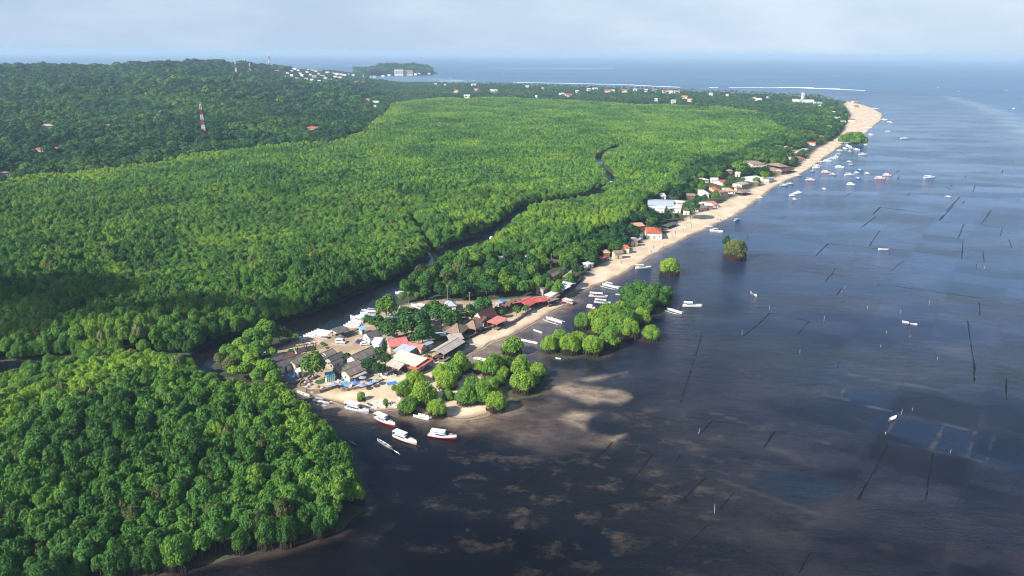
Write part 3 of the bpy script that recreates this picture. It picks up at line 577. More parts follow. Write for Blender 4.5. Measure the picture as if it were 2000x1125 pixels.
# ------------------------------------------------------------------ mesh builder for boats, houses and small things
class MB:
    def __init__(s): s.v, s.f = [], []
    def add(s, v, f):
        o = len(s.v); s.v += [tuple(map(float, p)) for p in v]; s.f += [tuple(i + o for i in q) for q in f]; return s
    def box(s, x0, x1, y0, y1, z0, z1):
        v = [(x, y, z) for x in (x0, x1) for y in (y0, y1) for z in (z0, z1)]
        return s.add(v, [(0, 1, 3, 2), (4, 6, 7, 5), (0, 4, 5, 1), (2, 3, 7, 6), (0, 2, 6, 4), (1, 5, 7, 3)])
    def bar(s, p0, p1, r0, r1=None, n=6):
        v, f = tube(p0, p1, r0, r1 or r0, n); s.add(v, f.tolist()); o = len(s.v) - 2 * n
        s.f += [tuple(range(o + n - 1, o - 1, -1)), tuple(range(o + n, o + 2 * n))]; return s
    def path(s, pts, r, n=5):
        for a, b_ in zip(pts, pts[1:]): s.bar(a, b_, r, r, n)
        return s
    def prism(s, prof, x0, x1):     # profile in (y, z) drawn out along x
        n = len(prof); v = [(x0, *p) for p in prof] + [(x1, *p) for p in prof]
        return s.add(v, [(i, (i + 1) % n, (i + 1) % n + n, i + n) for i in range(n)] + [tuple(range(n - 1, -1, -1)), tuple(range(n, 2 * n))])
    def loft(s, rings, cap=True, closed=True):
        n = len(rings[0]); v = [p for r in rings for p in r]; f = []
        for i in range(len(rings) - 1):
            for j in range(n if closed else n - 1): f.append((i * n + j, i * n + (j + 1) % n, (i + 1) * n + (j + 1) % n, (i + 1) * n + j))
        if cap: f += [tuple(range(n - 1, -1, -1)), tuple(range((len(rings) - 1) * n, len(rings) * n))]
        return s.add(v, f)
    def mesh(s, name, M, smooth=False):
        me = bpy.data.meshes.new(name); me.from_pydata(s.v, [], s.f); me.materials.append(M); me.update()
        if smooth: me.polygons.foreach_set('use_smooth', [True] * len(me.polygons))
        return me
    def obj(s, name, M, parent=None, smooth=False, loc=None):
        o = link(bpy.data.objects.new(name, s.mesh(name, M, smooth)))
        if parent: o.parent = parent
        if loc is not None: o.location = loc
        return o
def empty(name, loc=(0, 0, 0), rz=0.0, sc=1.0):
    o = link(bpy.data.objects.new(name, None)); o.empty_display_size = .5; o.location = loc; o.rotation_euler = (0, 0, rz); o.scale = (sc, sc, sc); return o
def kids(o): return KIDS.get(o.name, [])
def copy_tree(o, parent=None):
    c = link(o.copy())
    if parent: c.parent = parent
    for ch in list(o.children): copy_tree(ch, c)
    return c
# paints
WHITE = mat('white_paint', (.80, .80, .79), .35, .06, .8); OFFW = mat('weathered_white', (.66, .65, .62), .55, .14, 1.2); CREAM = mat('cream_paint', (.72, .64, .47), .6, .1)
RED = mat('red_paint', (.52, .035, .045), .4, .15); BLUE = mat('blue_paint', (.05, .22, .55), .4, .15); SKYB = mat('pale_blue_paint', (.20, .50, .68), .45, .12); GREYB = mat('grey_boat_paint', (.34, .37, .41), .5, .18)
DARK = mat('dark_wood', (.055, .042, .034), .8, .3); TIMB = mat('brown_timber', (.17, .11, .07), .8, .25); PALEW = mat('pale_timber', (.46, .36, .25), .8, .2); GLASS = mat('dark_glass', (.02, .03, .04), .08, .1)
BLACK = mat('black_plastic', (.02, .02, .022), .4, .2); ORANGE = mat('orange_paint', (.62, .26, .10), .5, .15); NAVY = mat('navy_cloth', (.06, .07, .20), .7, .2); TEAL = mat('teal_paint', (.05, .42, .42), .5, .12); PINKW = mat('pink_white_paint', (.75, .45, .42), .45, .1)
# ------------------------------------------------------------------ boats
def hull_rings(Ln, B, H, D, fore=2.2, stern=.75, sheer=.55, double=False, n=14):
    R = []
    for i in range(n + 1):
        t = i / n; x = -Ln / 2 + Ln * t
        if double: w = B / 2 * max(.03, (1 - abs(2 * t - 1) ** 2.2)); z = H * (1 + sheer * abs(2 * t - 1) ** 2.5)
        else:
            u = max(0, (t - .38) / .62); w = B / 2 * max(.02, 1 - u ** fore) * (stern + (1 - stern) * min(1, t / .3)); z = H * (1 + sheer * u ** 1.8 + .12 * max(0, 1 - t / .3))
        R.append((x, w, z))
    return R
def hull_mesh(mb, R, D, lip=0.0):
    rings = [[(x, w, z), (x, w * .86, z * .35), (x, w * .5, -D * .7), (x, 0, -D), (x, -w * .5, -D * .7), (x, -w * .86, z * .35), (x, -w, z)] for x, w, z in R]
    mb.loft(rings, cap=True, closed=False); return mb
def deck_mesh(mb, R, dz, inset=.92):
    mb.loft([[(x, w * inset, z - dz), (x, 0, z - dz + .04), (x, -w * inset, z - dz)] for x, w, z in R], cap=False, closed=False); return mb
def stripe_mesh(mb, R, lo=.45, hi=.75):
    for sg in (1, -1): mb.loft([[(x, sg * (w * .99 + .035), z * hi), (x, sg * (w * .92 + .035), z * lo)] for x, w, z in R], cap=False, closed=False)
    return mb
def motors(root, Ln, H, n, B):
    for i in range(n):
        y = (i - (n - 1) / 2) * .55; m_ = MB().box(-Ln / 2 - .55, -Ln / 2 - .05, y - .18, y + .18, H * .7, H * 1.25 + .25).box(-Ln / 2 - .38, -Ln / 2 - .2, y - .07, y + .07, -.5, H * .7)
        m_.obj('outboard_motor', BLACK, root)
def speedboat(Ln=11, B=2.7, hullm=RED, topm=WHITE, roofm=WHITE, roof=(.02, .52), cabin=True, stripe=None, n_m=2, curved=False):
    r = empty('boat'); H = .95; R = hull_rings(Ln, B, H, .45); hull_mesh(MB(), R, .45).obj('hull', hullm, r, True)
    g = MB(); stripe_mesh(g, R, .62, 1.02).obj('gunwale', topm, r); deck_mesh(MB(), R, .06).obj('deck', topm, r)
    if stripe: stripe_mesh(MB(), R, .36, .56).obj('stripe', stripe, r)
    x0, x1 = -Ln / 2 + Ln * roof[0], -Ln / 2 + Ln * roof[1]; zt = 2.75
    if cabin:
        xc0, xc1 = x0 + (x1 - x0) * .35, x1 + Ln * .16; w = B * .36; c = MB()
        c.add([(xc0, -w, H), (xc1, -w * .55, H * 1.05), (xc1, w * .55, H * 1.05), (xc0, w, H), (xc0, -w * .92, 1.95), (x1 - .1, -w * .9, 1.85), (x1 - .1, w * .9, 1.85), (xc0, w * .92, 1.95)],
              [(0, 1, 5, 4), (1, 2, 6, 5), (2, 3, 7, 6), (3, 0, 4, 7), (4, 5, 6, 7)]); cb = c.obj('cabin', topm, r)
        MB().add([(x1 + .05, -w * .8, 1.75), (xc1 - Ln * .06, -w * .58, 1.32), (xc1 - Ln * .06, w * .58, 1.32), (x1 + .05, w * .8, 1.75)], [(0, 1, 2, 3)]).obj('windscreen', GLASS, cb, loc=(.03, 0, .05))
        for sg in (1, -1): MB().add([(xc0 + .15, sg * w, 1.25), (x1 + .4, sg * w * .97, 1.25), (x1, sg * w * .97, 1.72), (xc0 + .15, sg * w * .97, 1.78)], [(0, 1, 2, 3)]).obj('window', GLASS, cb, loc=(0, sg * .04, 0))
    rf = MB()
    if curved: rf.loft([[(x, y, zt + .16 * (1 - (2 * y / B) ** 2) + .22 * max(0, .3 - u)) for y in np.linspace(-B * .46, B * .46, 7)] + [(x, y, zt - .07) for y in np.linspace(B * .46, -B * .46, 3)] for u, x in [(q / 5, x0 + (x1 - x0) * q / 5) for q in range(6)]])
    else: rf.box(x0, x1, -B * .46, B * .46, zt, zt + .1).box(x0 + .3, x1 - .3, -B * .38, B * .38, zt + .1, zt + .15)
    rf.obj('canopy', roofm, r)
    for xx in (x0 + .25, x1 - .25):
        for sg in (1, -1): MB().bar((xx, sg * B * .42, H * .9), (xx, sg * B * .42, zt), .045).obj('post', WHITE, r)
    for k_ in range(2):
        xx = x0 + (x1 - x0) * (.2 + .3 * k_); MB().box(xx, xx + .45, -B * .36, B * .36, H, H + .42).obj('bench', BLUE if stripe else OFFW, r)
    rl = MB(); pts = [(x, w * .9, z + .45) for x, w, z in R[9:]] + [(x, -w * .9, z + .45) for x, w, z in R[9:][::-1]]; rl.path(pts, .025, 4)
    for x, w, z in R[9::2]: rl.bar((x, w * .9, z - .05), (x, w * .9, z + .45), .02, n=4).bar((x, -w * .9, z - .05), (x, -w * .9, z + .45), .02, n=4)
    rl.obj('bow_rail', WHITE, r); motors(r, Ln, H, n_m, B); return r
def canoe(Ln=6, B=.95, hullm=WHITE, inm=OFFW, motor=False, cover=None):
    r = empty('canoe'); R = hull_rings(Ln, B, .45, .2, double=True, sheer=.6); hull_mesh(MB(), R, .2).obj('hull', hullm, r, True); deck_mesh(MB(), R[1:-1], .26, .85).obj('inside', inm, r)
    for i in range(3): x = (-.28 + .26 * i) * Ln; MB().box(x - .13, x + .13, -B * .44, B * .44, .33, .38).obj('thwart', TIMB, r)
    if cover: MB().loft([[(x, w * .95, z + .01), (x, 0, z + .16), (x, -w * .95, z + .01)] for x, w, z in R[3:9]], cap=False, closed=False).obj('cover', cover, r)
    if motor: MB().box(-Ln / 2 - .1, -Ln / 2 + .35, -.16, .16, .45, .95).bar((-Ln / 2, 0, .5), (-Ln / 2 - .5, 0, -.3), .05).obj('outboard_motor', BLACK, r)
    return r
def outrigger(Ln=9, B=1.1, hullm=WHITE, roofm=None, span=3.0):
    r = empty('outrigger_canoe'); R = hull_rings(Ln, B, .6, .25, double=True, sheer=.75); hull_mesh(MB(), R, .25).obj('hull', hullm, r, True); deck_mesh(MB(), R[1:-1], .2, .88).obj('inside', OFFW, r)
    for sg in (1, -1): MB().path([(-Ln * .45, sg * span * .8, .1), (-Ln * .1, sg * span * .82, .04), (Ln * .3, sg * span * .82, .06), (Ln * .46, sg * span * .78, .3)], .085, 6).obj('float', WHITE, r)
    for x in (-Ln * .24, Ln * .26): MB().path([(x, -span * .82, .05), (x, -span * .62, .55), (x, 0, .85), (x, span * .62, .55), (x, span * .82, .05)], .06, 5).obj('boom', WHITE, r)
    if roofm:
        MB().box(-Ln * .3, Ln * .12, -B * .55, B * .55, 1.75, 1.82).obj('canopy', roofm, r)
        for x in (-Ln * .28, Ln * .1):
            for sg in (1, -1): MB().bar((x, sg * B * .45, .5), (x, sg * B * .5, 1.76), .03).obj('post', WHITE, r)
    else: MB().bar((Ln * .2, 0, .5), (Ln * .2, 0, 1.9), .04).obj('mast', WHITE, r)
    motors(r, Ln, .6, 1, B); return r
def tour_boat(Ln=10, B=2.6, hullm=SKYB, roofm=WHITE, stripe=None):   # long boat under a full awning
    r = empty('tour_boat'); R = hull_rings(Ln, B, .85, .4, fore=2.6); hull_mesh(MB(), R, .4).obj('hull', hullm, r, True); stripe_mesh(MB(), R, .72, 1.03).obj('gunwale', WHITE, r); deck_mesh(MB(), R, .25).obj('deck', OFFW, r)
    if stripe: stripe_mesh(MB(), R, .3, .62).obj('stripe', stripe, r)
    MB().loft([[(x, y, 2.35 + .14 * (1 - (2 * y / B) ** 2)) for y in np.linspace(-B * .47, B * .47, 5)] + [(x, B * .47, 2.28), (x, -B * .47, 2.28)] for x in (-Ln * .45, -Ln * .1, Ln * .22)]).obj('awning', roofm, r)
    for x in (-Ln * .43, -Ln * .12, Ln * .2):
        for sg in (1, -1): MB().bar((x, sg * B * .43, .6), (x, sg * B * .43, 2.3), .04).obj('post', WHITE, r)
    for i in range(4): x = -Ln * .4 + i * Ln * .14; MB().box(x, x + .4, -B * .38, B * .38, .62, 1.05).obj('bench', OFFW, r)
    motors(r, Ln, .85, 2, B); return r
def small_far(kind):    # moored far out: hull and canopy are all the photograph shows
    r = empty('moored_boat'); Ln = 9; R = hull_rings(Ln, 2.5, .95, .4, n=9); hull_mesh(MB(), R, .4).obj('hull', kind[0], r, True); deck_mesh(MB(), R, .1).obj('deck', WHITE, r)
    MB().box(-Ln * .4, Ln * .12, -1.1, 1.1, 2.1, 2.25).obj('canopy', kind[1], r); MB().box(-Ln * .2, Ln * .15, -.8, .8, .9, 1.7).obj('cabin', WHITE, r)
    for x in (-Ln * .38, Ln * .1):
        for sg in (1, -1): MB().bar((x, sg, .8), (x, sg, 2.12), .05).obj('post', WHITE, r)
    return r
PROTO = {}
def place(key, make, p0, p1, label, cat, group=None, z=0.0, name=None, lname=1.0, wscale=None):
    """stern and bow pixels give place, heading and length."""
    a, b_ = at(*p0, z), at(*p1, z); d = b_ - a; ln = d.length * lname; base = PROTO.get(key)
    if base is None: r = PROTO[key] = make(); r['_len'] = LEN[key]
    else: r = copy_tree(base)
    s = ln / LEN[key]; r.location = (a + b_) / 2; r.rotation_euler = (0, 0, math.atan2(d.y, d.x)); w = wscale or max(.75, min(1.25, s)); r.scale = (s, w, w); tag(r, label, cat, group)
    if '_len' in r: del r['_len']
    if name: r.name = name
    return r
LEN = dict(red=11, redc=11, orange=11, blue=10, white=11, tour_b=10, tour_p=10, tour_r=10, canoe=6, canoe_g=6, canoe_c=6, outr=9, outr_r=9, outr_g=9, fw=9, fd=9, fr=9, fb=9, skiff=6)
MAKE = dict(red=lambda: speedboat(11, 2.7, RED), redc=lambda: speedboat(11, 2.8, RED, curved=True, roof=(.1, .6)), orange=lambda: speedboat(11, 2.8, OFFW, stripe=ORANGE), blue=lambda: speedboat(10, 2.6, WHITE, OFFW, WHITE, (.0, .58), True, BLUE),
            white=lambda: speedboat(11, 2.7, WHITE, WHITE, WHITE, (.05, .5), True, None, 2, True), tour_b=lambda: tour_boat(10, 2.6, WHITE, WHITE, SKYB), tour_p=lambda: tour_boat(10, 2.6, PINKW, WHITE), tour_r=lambda: tour_boat(10, 2.6, RED, OFFW, RED),
            canoe=lambda: canoe(6, .95), canoe_g=lambda: canoe(6.5, .95, GREYB, GREYB, True), canoe_c=lambda: canoe(6, 1.1, WHITE, OFFW, True, NAVY), outr=lambda: outrigger(9), outr_r=lambda: outrigger(9, 1.2, WHITE, OFFW), outr_g=lambda: outrigger(9, 1.3, GREYB, GREYB, 2.6),
            fw=lambda: small_far((WHITE, WHITE)), fd=lambda: small_far((GREYB, GREYB)), fr=lambda: small_far((PINKW, WHITE)), fb=lambda: small_far((BLUE, GREYB)), skiff=lambda: canoe(6, 1.5, WHITE, WHITE, True))
BOATS = [   # kind, stern px, bow px, label, z, group
 ('red', (734, 817), (772, 834), 'red hulled speedboat with flat white canopy moored in the creek mouth', 0, None),
 ('redc', (837, 851), (892, 858), 'red hulled cabin boat with curved white roof at the edge of the mudflat', 0, None),
 ('orange', (770, 852), (814, 869), 'white speedboat with orange waterline moored furthest out in the creek mouth', 0, None),
 ('blue', (676, 797), (721, 808), 'white tour boat with blue side stripe beached beside the sand spit', 0, None),
 ('canoe_g', (766, 878), (738, 861), 'grey motor canoe heading up the creek with a short wake behind it', 0, None),
 ('outr_g', (609, 782), (645, 790), 'grey roofed outrigger canoe in the creek beside the spit tip', 0, None),
 ('canoe', (580, 766), (605, 775), 'white dugout moored just above the grey outrigger canoe', 0, None),
 ('canoe', (561, 766), (571, 769), 'small white dinghy half hidden by the leaves of the near headland', 0, None),
 ('canoe_c', (712, 788), (737, 799), 'white canoe with dark cover under the little mangrove by the blue tour boat', 0, None),
 ('canoe', (732, 785), (753, 797), 'white canoe pulled up on the mud, lower one of a close pair', .15, None),
 ('canoe', (741, 782), (761, 793), 'white canoe pulled up on the mud, upper one of a close pair', .2, None),
 ('canoe', (759, 784), (775, 797), 'white canoe on the mud touching the leaves of a mangrove bush', .2, None),
 ('canoe', (777, 778), (793, 786), 'white canoe stuck half under the mangrove bushes on the spit', .35, None),
 ('canoe', (807, 813), (838, 821), 'white canoe in brown shallows below the bushes, nearer of two', .02, None),
 ('canoe', (817, 810), (844, 818), 'white canoe in brown shallows below the bushes, farther of two', .02, None),
 ('canoe_g', (695, 870), (684, 863), 'small blue-grey canoe tucked against the near mangrove headland', 0, None),
 ('skiff', (924, 700), (957, 707), 'white covered skiff aground behind the large mangrove bushes', .15, None),
 ('white', (1240, 525), (1272, 524), 'white speedboat with its bow pointing out from the middle of the beach', 0, None),
 ('outr_r', (1176, 556), (1208, 564), 'white roofed outrigger boat aground where the beach bends', .05, None),
 ('tour_p', (1150, 579), (1187, 582), 'pink hulled tour boat behind the mangrove islets', 0, None),
 ('tour_b', (1160, 591), (1193, 594), 'pale blue tour boat beside the pink one behind the islets', 0, None),
 ('tour_r', (1120, 595), (1096, 587), 'red tour boat drawn up on the sand below the grey roofed terrace', .1, None),
 ('fr', (1146, 600), (1163, 604), 'small red and white boat at the left edge of the mangrove islets', 0, None),
 ('outr', (1098, 632), (1067, 622), 'white outrigger canoe in the pool between beach and mangrove islets', .03, None),
 ('canoe', (1042, 645), (1059, 651), 'white canoe lying on wet sand above the lone mangrove bush', .1, None),
 ('canoe', (1018, 665), (1050, 672), 'long white canoe beside the lone mangrove bush', .05, None),
 ('skiff', (1202, 575), (1213, 577), 'small white skiff afloat left of the dark green islet', 0, None),
 ('canoe', (1233, 556), (1239, 556), 'tiny white dinghy behind the dark green islet', 0, None),
 ('white', (1333, 598), (1371, 600), 'white speedboat anchored in open water off the islets', 0, None),
 ('outr', (1302, 604), (1331, 613), 'white outrigger canoe beside the dark green islet', 0, None),
 ('canoe', (1085, 700), (1096, 702), 'small pale dinghy in the brown shallows below the islets', 0, None),
 ('canoe_c', (1465, 571), (1478, 579), 'small white canoe with one paddler in open water', 0, None),
 ('canoe_c', (1792, 635), (1762, 629), 'white canoe with dark load among the seaweed plots', 0, None),
 ('skiff', (1735, 823), (1751, 814), 'white canoe tied at the corner of a dark seaweed plot', 0, None),
 ('canoe', (1715, 487), (1736, 488), 'white canoe beside a seaweed line far out on the shallows', 0, None),
 ('fd', (1845, 385), (1860, 386), 'dark small boat alone on the far shallows', 0, None),
 ('fw', (1804, 348), (1825, 348), 'white boat moored farthest out from the beach fleet', 0, None),
 ('canoe', (1374, 442), (1392, 443), 'white canoe at the waterline above the white outrigger boat', 0, None),
 ('outr_r', (1386, 450), (1412, 453), 'white roofed outrigger boat just off the beach above the dry bush', 0, None),
 ('fd', (1434, 432), (1446, 430), 'dark little boat off the beach near the group of people', 0, None),
]
def boats():
    for kd, a, b_, lab, z, g in BOATS: place(kd, MAKE[kd], a, b_, lab, 'boat', g, z)
    # quay in the creek: white outrigger canoes and tour boats side by side
    g = 'boats along the creek quay'
    rows = [((617, 671), (580, 658), 'canoe', 'white canoe at the near end of the quay, first past the trees'), ((608, 674), (585, 664), 'canoe', 'white canoe hauled out beside the open timber frame')]
    for i in range(6): rows.append(((631 + i * 3.6, 661 - i * 2.2), (592 + i * 5.4, 657 - i * 2.4), 'canoe', 'white canoe in the fan of hulls moored tight together at the quay'))
    rows += [((648, 651), (618, 648), 'canoe', 'white canoe in the fan of hulls moored tight together at the quay'), ((645, 661), (631, 655), 'canoe', 'white canoe lying across the quay edge beside the fan of hulls'), ((672, 653), (646, 648), 'canoe', 'white canoe just left of the grey quay shed'),
             ((676, 642), (657, 641), 'skiff', 'broad white skiff moored behind the grey quay shed'), ((641, 663), (614, 660), 'tour_r', 'orange-red wooden boat hauled out at the quay edge')]
    for i in range(5): rows.append(((702 + i * 2.4, 642 - i * 3.6), (671 + i * 4.6, 637 - i * 3.4), 'skiff', 'white skiff in the row of five moored between shed and cabin boat'))
    rows += [((711, 631), (684, 621), 'white', 'white cabin boat moored outside the row of skiffs in the creek'), ((735, 615), (704, 613), 'tour_b', 'tour boat with pale blue sides at the upper end of the creek quay'), ((738, 611), (706, 607), 'outr_g', 'grey roofed boat at the upper end of the creek quay'), ((740, 620), (702, 617), 'skiff', 'white skiff against the bushes at the upper end of the quay'),
             ((726, 623), (703, 620), 'skiff', 'white skiff beside the upper cabin boats of the quay'), ((832, 607), (803, 598), 'white', 'white boat hauled out on the sand clearing among the trees'), ((787, 602), (774, 600), 'outr', 'pale outrigger boat at the creek bank behind the round bush'), ((790, 577), (772, 573), 'fw', 'white boat half hidden at the upper creek bank'), ((962, 466), (956, 467), 'fw', 'white boat where the creek narrows between the mangroves'), ((1205, 373), (1199, 371), 'fw', 'white boat in the gap where the creek bends far inland'), ((1196, 358), (1190, 356), 'fw', 'white boat at the creek bend, just beyond another white one')]
    for a, b_, kd, lab in rows: place(kd, MAKE[kd], a, b_, lab, 'boat', g, .05)
    # the fleet off the far beach
    g = 'moored boats off the far beach'
    fl = [('fw', 1685, 283, 16), ('fw', 1658, 286, 11), ('fw', 1663, 290, 9), ('fw', 1673, 292, 12), ('fd', 1660, 296, 8), ('fw', 1685, 302, 17), ('fw', 1640, 294, 12), ('fd', 1638, 302, 14), ('fw', 1627, 309, 12), ('fw', 1616, 315, 17), ('fw', 1604, 317, 12), ('fr', 1596, 325, 16), ('fw', 1594, 329, 16), ('fb', 1587, 335, 9), ('fr', 1613, 337, 18), ('fd', 1627, 341, 15), ('fw', 1640, 327, 18),
          ('fd', 1659, 316, 11), ('fd', 1663, 322, 10), ('fb', 1680, 333, 10), ('fw', 1659, 342, 20), ('fw', 1673, 338, 9), ('fw', 1694, 339, 11), ('fb', 1676, 349, 11), ('fw', 1662, 361, 17), ('fr', 1719, 349, 22), ('fr', 1733, 343, 18), ('fr', 1558, 344, 15), ('fr', 1583, 352, 20), ('fd', 1531, 363, 17), ('fd', 1543, 360, 16), ('fw', 1547, 382, 12), ('fw', 1554, 379, 12), ('fw', 1560, 376, 12), ('fd', 1552, 390, 9), ('fw', 1485, 387, 11), ('fd', 1610, 370, 10),
          ('fw', 1767, 271, 18), ('fw', 1735, 257, 13), ('fw', 1705, 233, 10), ('fw', 1727, 233, 11), ('fw', 1738, 238, 9), ('fw', 1697, 250, 12), ('fw', 1690, 258, 9), ('fw', 1700, 263, 8), ('fw', 1709, 212, 14), ('fw', 1650, 290, 8), ('fw', 1633, 306, 7), ('fw', 1620, 311, 8), ('fw', 1655, 284, 6), ('fw', 1690, 241, 8), ('fw', 1712, 226, 7)]
    labs = {'fw': 'white canopied boat moored in the fleet off the far beach', 'fd': 'dark grey boat lying low in the fleet off the far beach', 'fr': 'pale pink hulled white boat moored in the fleet off the far beach', 'fb': 'blue hulled boat moored in the fleet off the far beach'}
    rr = random.Random(3)
    for kd, x, y, w in fl: place(kd, MAKE[kd], (x - w / 2, y + rr.uniform(-.4, .4)), (x + w / 2, y + rr.uniform(.2, 1.2)), labs[kd], 'boat', g, 0, None, 1, max(.8, min(1.15, w / 15)))
    g = 'boats in the far bay and beyond the reef'
    for kd, x, y, w in [('fw', 731, 159.5, 7), ('fd', 786, 153.5, 4), ('fw', 887, 164, 6), ('fw', 859, 156.5, 4), ('fd', 922, 154, 8), ('fw', 925, 157.5, 8), ('fw', 865, 159, 4), ('fw', 880, 153, 4), ('fw', 1966, 177, 5), ('fw', 1833, 172, 4), ('fw', 1872, 179, 3), ('fw', 1980, 213, 5), ('fw', 982, 145, 3)]:
        place(kd, MAKE[kd], (x - w / 2, y), (x + w / 2, y + .05), 'small white boat far out in the hazy bay or beyond the reef' if kd == 'fw' else 'dark boat anchored in the hazy far bay', 'boat', g, 0, None, 1, 1.3)
# ------------------------------------------------------------------ buildings
def roofmat(name, col, var=.2, rough=.75, sp=.35, c2=None): return mat(name, col, rough, var, .9, (2.0, .35, 1), 0, 0, .35, sp, c2)
RG = roofmat('grey_roof', (.17, .16, .15), .3, c2=(.30, .235, .18)); RD_ = roofmat('dark_grey_roof', (.105, .10, .10), .3); RL = roofmat('light_grey_roof', (.36, .35, .33), .3, c2=(.50, .43, .35)); RW = roofmat('white_roof', (.66, .67, .68), .1, .5); RBG = roofmat('blue_grey_roof', (.40, .45, .52), .12, .5)
RR = roofmat('red_roof', (.46, .06, .07), .2, c2=(.60, .16, .14)); RP = roofmat('faded_red_roof', (.52, .17, .15), .25); RT = roofmat('terracotta_roof', (.40, .105, .055), .25); RBR = roofmat('brown_roof', (.105, .052, .042), .25); RTH = roofmat('thatch_roof', (.235, .17, .12), .22, .95); RCR = roofmat('cream_roof', (.68, .62, .42), .1); RTB = roofmat('weathered_brown_roof', (.25, .185, .145), .25); RTAN = roofmat('tan_tile_roof', (.52, .30, .17), .2)
WW = mat('white_wall', (.74, .72, .68), .85, .1, .5); WC = mat('cream_wall', (.66, .55, .40), .85, .14, .5); WT = mat('timber_wall', (.17, .115, .08), .85, .25, 2, (.3, 3, 1)); WG = mat('grey_wall', (.36, .34, .32), .9, .18, .5); WB = mat('pale_blue_wall', (.55, .70, .82), .8, .08)
STONE = mat('stone', (.20, .16, .125), .95, .5, 1.5, bump=.6); DECKM = mat('deck_boards', (.19, .165, .15), .85, .25, 1.5, (.3, 4, 1)); TILE = mat('terrace_tiles', (.50, .38, .28), .8, .2, .5)
def roof_mb(kind, Lx, Wy, ze, rise, th=.14):
    g = MB(); x, y = Lx / 2, Wy / 2
    if kind == 'gable': g.prism([(-y, ze), (0, ze + rise), (y, ze), (y, ze - th), (0, ze + rise - th), (-y, ze - th)], -x, x)
    elif kind == 'hip':
        rx = max(.15, x - y * .95); t = ze + rise
        g.add([(-x, -y, ze), (x, -y, ze), (x, y, ze), (-x, y, ze), (-rx, 0, t), (rx, 0, t), (-x, -y, ze - th), (x, -y, ze - th), (x, y, ze - th), (-x, y, ze - th)],
              [(0, 1, 5, 4), (1, 2, 5), (2, 3, 4, 5), (3, 0, 4), (6, 7, 1, 0), (7, 8, 2, 1), (8, 9, 3, 2), (9, 6, 0, 3), (9, 8, 7, 6)])
    elif kind == 'shed': g.prism([(-y, ze), (y, ze + rise), (y, ze + rise - th), (-y, ze - th)], -x, x)
    elif kind == 'flat': g.box(-x, x, -y, y, ze, ze + th)
    return g
def ridge_mb(kind, Lx, Wy, ze, rise):
    g = MB(); x, y = Lx / 2, Wy / 2; t = ze + rise + .03
    if kind == 'gable': g.bar((-x, 0, t), (x, 0, t), .11, n=5)
    else:
        rx = max(.15, x - y * .95); g.bar((-rx, 0, t), (rx, 0, t), .11, n=5)
        for sx_, sy_ in ((1, 1), (1, -1), (-1, 1), (-1, -1)): g.bar((sx_ * rx, 0, t), (sx_ * x, sy_ * y, ze + .05), .09, n=5)
    return g
def building(label, loc, ang, Lx, Wy, kind='gable', rm=None, wm=None, ze=2.6, rise=1.6, open_=False, over=.45, detail=2, name='house', cat='house', group=None, base=None, veranda=False, walls=True):
    r = empty(name, loc, ang); tag(r, label, cat, group); rm = rm or RG; wm = wm or WW
    rf = roof_mb(kind, Lx, Wy, ze, rise).obj('roof', rm, r)
    if kind in ('gable', 'hip') and detail > 1: ridge_mb(kind, Lx, Wy, ze, rise).obj('ridge_cap', rm if kind == 'gable' else TIMB, rf)
    x, y = Lx / 2 - over, Wy / 2 - over; tz = ze - .16
    if open_:
        n = max(2, int(round(Lx / 3.2)) + 1)
        for i in range(n):
            for sg in (1, -1): MB().box(-x + 2 * x * i / (n - 1) - .09, -x + 2 * x * i / (n - 1) + .09, sg * y - .09, sg * y + .09, 0, tz + (0 if kind != 'shed' else (rise * .9 if sg > 0 else 0))).obj('post', TIMB, r)
        MB().box(-x - .2, x + .2, -y - .2, y + .2, 0, .28).obj('floor', base or DECKM, r)
        if detail > 1:
            MB().box(-x + .6, x - .6, y * .35, y * .35 + .5, .28, 1.2).obj('counter', TIMB, r)
            for i in range(max(1, int(Lx / 4))): MB().box(-x + 1.2 + i * 3, -x + 2.2 + i * 3, -y * .6, -y * .6 + .8, .95, 1.02).bar((-x + 1.7 + i * 3, -y * .6 + .4, .28), (-x + 1.7 + i * 3, -y * .6 + .4, .95), .08).obj('table', PALEW, r)
    else:
        w = MB()
        if kind == 'gable': w.prism([(-y, 0), (-y, tz), (0, tz + rise * (y / (Wy / 2)) - .02), (y, tz), (y, 0)], -x, x)
        elif kind == 'shed': w.prism([(-y, 0), (-y, tz), (y, tz + rise * (2 * y / Wy)), (y, 0)], -x, x)
        else: w.box(-x, x, -y, y, 0, tz)
        wl = w.obj('wall', wm, r)
        if detail:
            nw = max(1, int(Lx / 3.2))
            for i in range(nw):
                xc = -x + 2 * x * (i + .5) / nw
                for sg in (1, -1):
                    if i == nw // 2 and sg < 0:
                        d_ = MB().box(xc - .45, xc + .45, sg * y - .03, sg * y + .03, 0, 2.0).obj('door', TIMB, r); continue
                    wn_ = MB().box(xc - .5, xc + .5, sg * y - .025, sg * y + .025, 1.0, 1.85).obj('window', GLASS, r)
                    if detail > 1: MB().box(xc - .58, xc + .58, sg * y - .05, sg * y + .05, 1.85, 1.94).box(xc - .58, xc + .58, sg * y - .05, sg * y + .05, .91, 1.0).obj('frame', TIMB, wn_)
            for sg in (1, -1): MB().box(sg * x - .025, sg * x + .025, -.45, .45, 1.0, 1.85).obj('window', GLASS, r)
    if veranda:
        MB().box(-x, x, -y - 2.4, -y - .05, 0, .3).obj('veranda_floor', DECKM, r)
        for i in range(4): MB().box(-x + 2 * x * i / 3 - .06, -x + 2 * x * i / 3 + .06, -y - 2.35, -y - 2.23, .3, 1.25).obj('railing_post', TIMB, r)
        MB().box(-x, x, -y - 2.33, -y - 2.25, 1.15, 1.25).obj('railing', TIMB, r)
    return r
